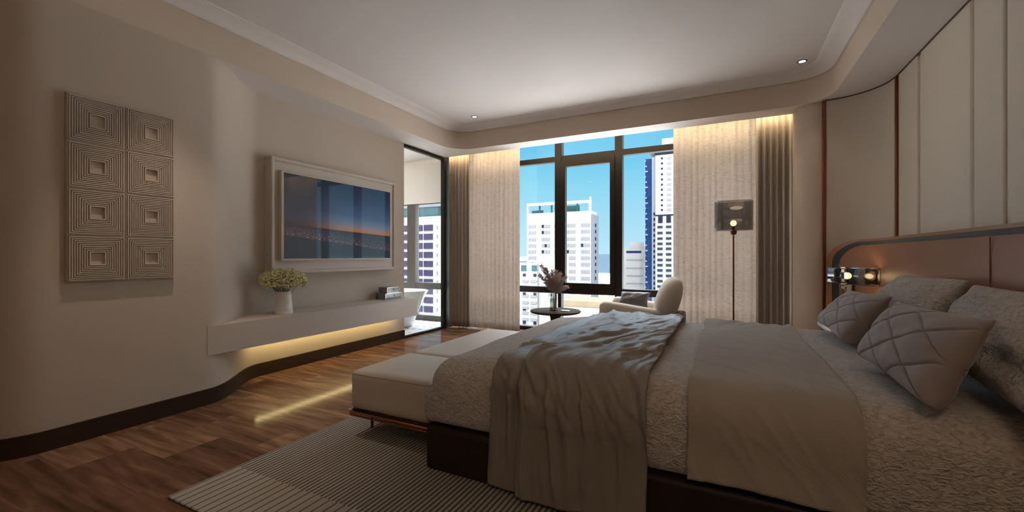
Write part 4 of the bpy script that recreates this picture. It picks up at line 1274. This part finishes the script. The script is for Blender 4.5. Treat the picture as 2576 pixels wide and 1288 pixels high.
# white hotel slab with a roof terrace frame (facade 220 m away)
A = empty('hotel_tower', (-82, 226, -60), 'white slab tower with a framed roof terrace, seen through the middle window', 'building')
bpart('wall', A, M_BLDG, -100.4, -62.9, 220, 232, -60, 25.2)
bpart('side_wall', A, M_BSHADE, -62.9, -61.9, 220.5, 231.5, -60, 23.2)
bpart('roof_frame', A, M_BLDG, -100.4, -62.9, 220, 221, 29.4, 31.0)
bpart('roof_post', A, M_BLDG, -100.4, -99.4, 220, 221, 25.2, 29.4)
bpart('roof_post', A, M_BLDG, -64.2, -62.9, 220, 221, 25.2, 29.4)
bpart('roof_finial', A, M_BLDG, -63.9, -62.9, 220, 221, 31.0, 32.6)
for x in (-93.2, -86.0, -78.0, -71.0):
    bpart('terrace_post', A, M_BTEAL, x - .35, x + .35, 221.5, 222.5, 25.2, 29.6)
bpart('terrace_glass', A, M_BTEAL, -99.0, -92.0, 224, 224.5, 25.2, 27.2)
bpart('terrace_glass', A, M_BTEAL, -80.0, -70.5, 224, 224.5, 25.2, 29.0)
ra = random.Random(5)
zrows = [17.7, 14.3, 10.4, 6.9, 3.5, 0.05, -3.4, -7.3, -10.9, -14.8, -18.5, -22.1, -25.6]
cells = [(gx, z) for gx in (-97.0, -88.7, -81.2, -74.0, -66.0) for z in zrows]
dark = [(gx + ra.choice((-1.75, 0, 1.75)), z) for gx, z in cells if ra.random() < 0.30]
def triple_bm():
    bm = B()
    for k in (-1.75, 0, 1.75):
        box(bm, k - .62, k + .62, -0.25, 0.05, -0.85, 0.85)
    return bm
proto = None
for x, z in cells:
    if proto is None:
        proto = build('window', triple_bm(), M_BWIN, None, smooth=False)
        proto.parent = A
        o = proto
    else:
        o = proto.copy(); COL.objects.link(o)
    o.location = Vector((x, 219.98, z)) - A.location
windows(A, M_BWIN_D, dark, 219.9, 1.2, 1.7, 'open_pane')
sidew = [(-61.88, z) for z in zrows]
for z in zrows:
    bpart('side_window', A, M_BWIN_D, -61.92, -61.86, 224, 226.5, z - .9, z + .9)

# low white block in front of it
Bb = empty('apartment_block', (-63, 146, -60), 'low white apartment block at the left bottom of the middle window', 'building')
bpart('wall', Bb, M_BLDG, -72, -59.7, 140, 152, -60, -1.6)
bpart('stair_head', Bb, M_BLDG, -59.7, -52.0, 141, 152, -60, 1.0)
windows(Bb, M_BTEAL, [(-65.0, -3.3), (-60.8, -3.3), (-69.0, -3.3)], 139.95, 2.0, 2.1)
windows(Bb, M_BWIN_D, [(x, z) for z in (-5.8, -12.6, -18.2, -23.0, -25.0) for x in (-64.8, -60.6, -54.6) if ra.random() < 0.75], 139.95, 1.1, 1.0)
for z in (-8.0, -13.4, -15.8, -17.7, -19.6, -21.9, -24.2):
    for x0, x1 in ((-65.6, -63.2), (-62.4, -59.9)):
        bpart('balcony', Bb, M_BWIN, x0, x1, 139.6, 140, z - .35, z + .35)

# tall tower with a blue glazed flank
Ct = empty('skyscraper', (-30, 246, -60), 'tall white tower with blue glazed flank behind the right window bay', 'building')
bpart('wall', Ct, M_BLDG, -33.0, -20.0, 240, 256, -60, 55.5)
bpart('crown', Ct, M_BLDG, -36.5, -20.0, 241, 255, 57.5, 60.5)
bpart('crown_recess', Ct, M_BWIN_D, -33.6, -20.0, 242, 254, 55.5, 57.5)
bpart('crown_roof', Ct, M_BLDG, -30.0, -20.0, 243, 254, 60.5, 65)
bpart('glazed_flank', Ct, M_BBLUE, -38.6, -35.0, 242, 255, -60, 54.5)
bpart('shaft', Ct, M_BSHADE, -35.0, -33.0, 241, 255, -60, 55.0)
bpart('dark_band', Ct, M_BWIN_D, -33.0, -20.0, 239.9, 240, 22.6, 23.4)
rz = [53.6, 50.9, 48.1, 45.1, 42.3, 39.5, 36.8, 34.0, 31.2, 28.4, 25.9]
windows(Ct, M_BWIN_D, [(-29.6, z) for z in rz], 239.95, 0.9, 1.0, 'small_window')
windows(Ct, M_BWIN, [(-26.0, z) for z in rz], 239.95, 2.2, 1.2)
windows(Ct, M_BWIN_D, [(x, 20.7) for x in (-30.4, -26.2, -22.0)], 239.95, 2.3, 3.6, 'tall_window')
rz2 = [16.7, 13.5, 10.5, 7.7, 5.0, 2.0, -1.0, -3.8, -6.6, -9.5, -12.4, -15.3, -18.2]
windows(Ct, mat('shaded_balcony', (0.012, 0.017, 0.026), 0.7, var=0.4, vscale=0.6, spec=0.0), [(x, z) for z in rz2 for x in (-30.6, -26.2, -21.8)], 239.95, 2.7, 1.3, 'balcony_window')
windows(Ct, M_BWIN_D, [(-33.7, z) for z in [24 - 2.9 * k for k in range(15)]], 240.95, 0.8, 1.5, 'shaft_window')
for k in range(26):
    z = 53 - 2.9 * k
    bpart('flank_ledge', Ct, M_BSHADE, -38.9, -38.2 + (k % 3) * .5, 241.6, 242, z, z + 0.8)

# small white block between
D = empty('office_block', (-47, 266, -60), 'small white office block with striped floors beside the blue-flanked tower', 'building')
bpart('wall', D, M_BLDG, -58, -41.6, 260, 274, -60, 5.0)
bpart('roof_block', D, M_BLDG, -51, -42.5, 262, 272, 5.0, 9.5)
bpart('roof_slab', D, M_BLDG, -57.5, -41.8, 261, 273, 5.0, 6.2)
bpart('strip_window', D, M_BBLUE, -52.5, -43.8, 259.9, 260, 2.9, 4.2)
for z in (-1.6, -6.6, -11.2, -15.8, -20.4):
    bpart('strip_window', D, M_BWIN, -52.5, -42.8, 259.9, 260, z, z + 0.8)

# block seen through the bathroom
Fb = empty('residential_tower', (-100, 128, -60), 'white residential tower with rows of violet windows, seen through the bathroom', 'building')
bpart('wall', Fb, M_BLDG, -112, -86.0, 120, 134, -60, 15.0)
bpart('penthouse', Fb, M_BTEAL, -112, -90.0, 122, 134, 15.2, 18.6)
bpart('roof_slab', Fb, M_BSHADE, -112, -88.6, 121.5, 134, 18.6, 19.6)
cl = []
for k in range(13):
    z = 11.0 - 3.17 * k
    for x in (-111.5, -107.6, -102.4, -96.6 - 0.0, -92.6):
        cl.append((x, z))
windows(Fb, M_BWIN_P, [c for c in cl if c[0] in (-102.4, -111.5)], 119.9, 2.7, 2.1)
windows(Fb, M_BWIN_P, [c for c in cl if c[0] in (-107.6, -96.6)], 119.9, 2.9, 2.1)
windows(Fb, M_BWIN_P, [c for c in cl if c[0] == -92.6], 119.9, 3.8, 2.1)
windows(Fb, M_BWIN, [(-88.9, 11.0 - 3.17 * k) for k in range(13)], 119.9, 0.5, 1.2, 'slit_window')

# low roofs and the hazy hill
G = empty('low_house', (-36, 150, -60), 'low ochre-roofed house far below behind the armchair', 'building')
bpart('wall', G, M_BLDG, -52, -26, 124, 140, -60, -14.5)
bpart('roof', G, M_ROOF, -45, -26, 124.5, 139, -14.5, -12.6)
bm = B()
rows = []
for i in range(41):
    x = lerp(-760, -250, i / 40)
    rows.append([(x, 1500, -60), (x, 1560, -18 + 26 * math.exp(-((x + 400) / 150) ** 2) + 6 * noise.noise(Vector((x * .01, 0, 0)))), (x, 1800, -60)])
grid(bm, rows)
tag(build('distant_hill', bm, M_HILL), 'hazy blue hill on the horizon right of the white slab tower', 'hill')
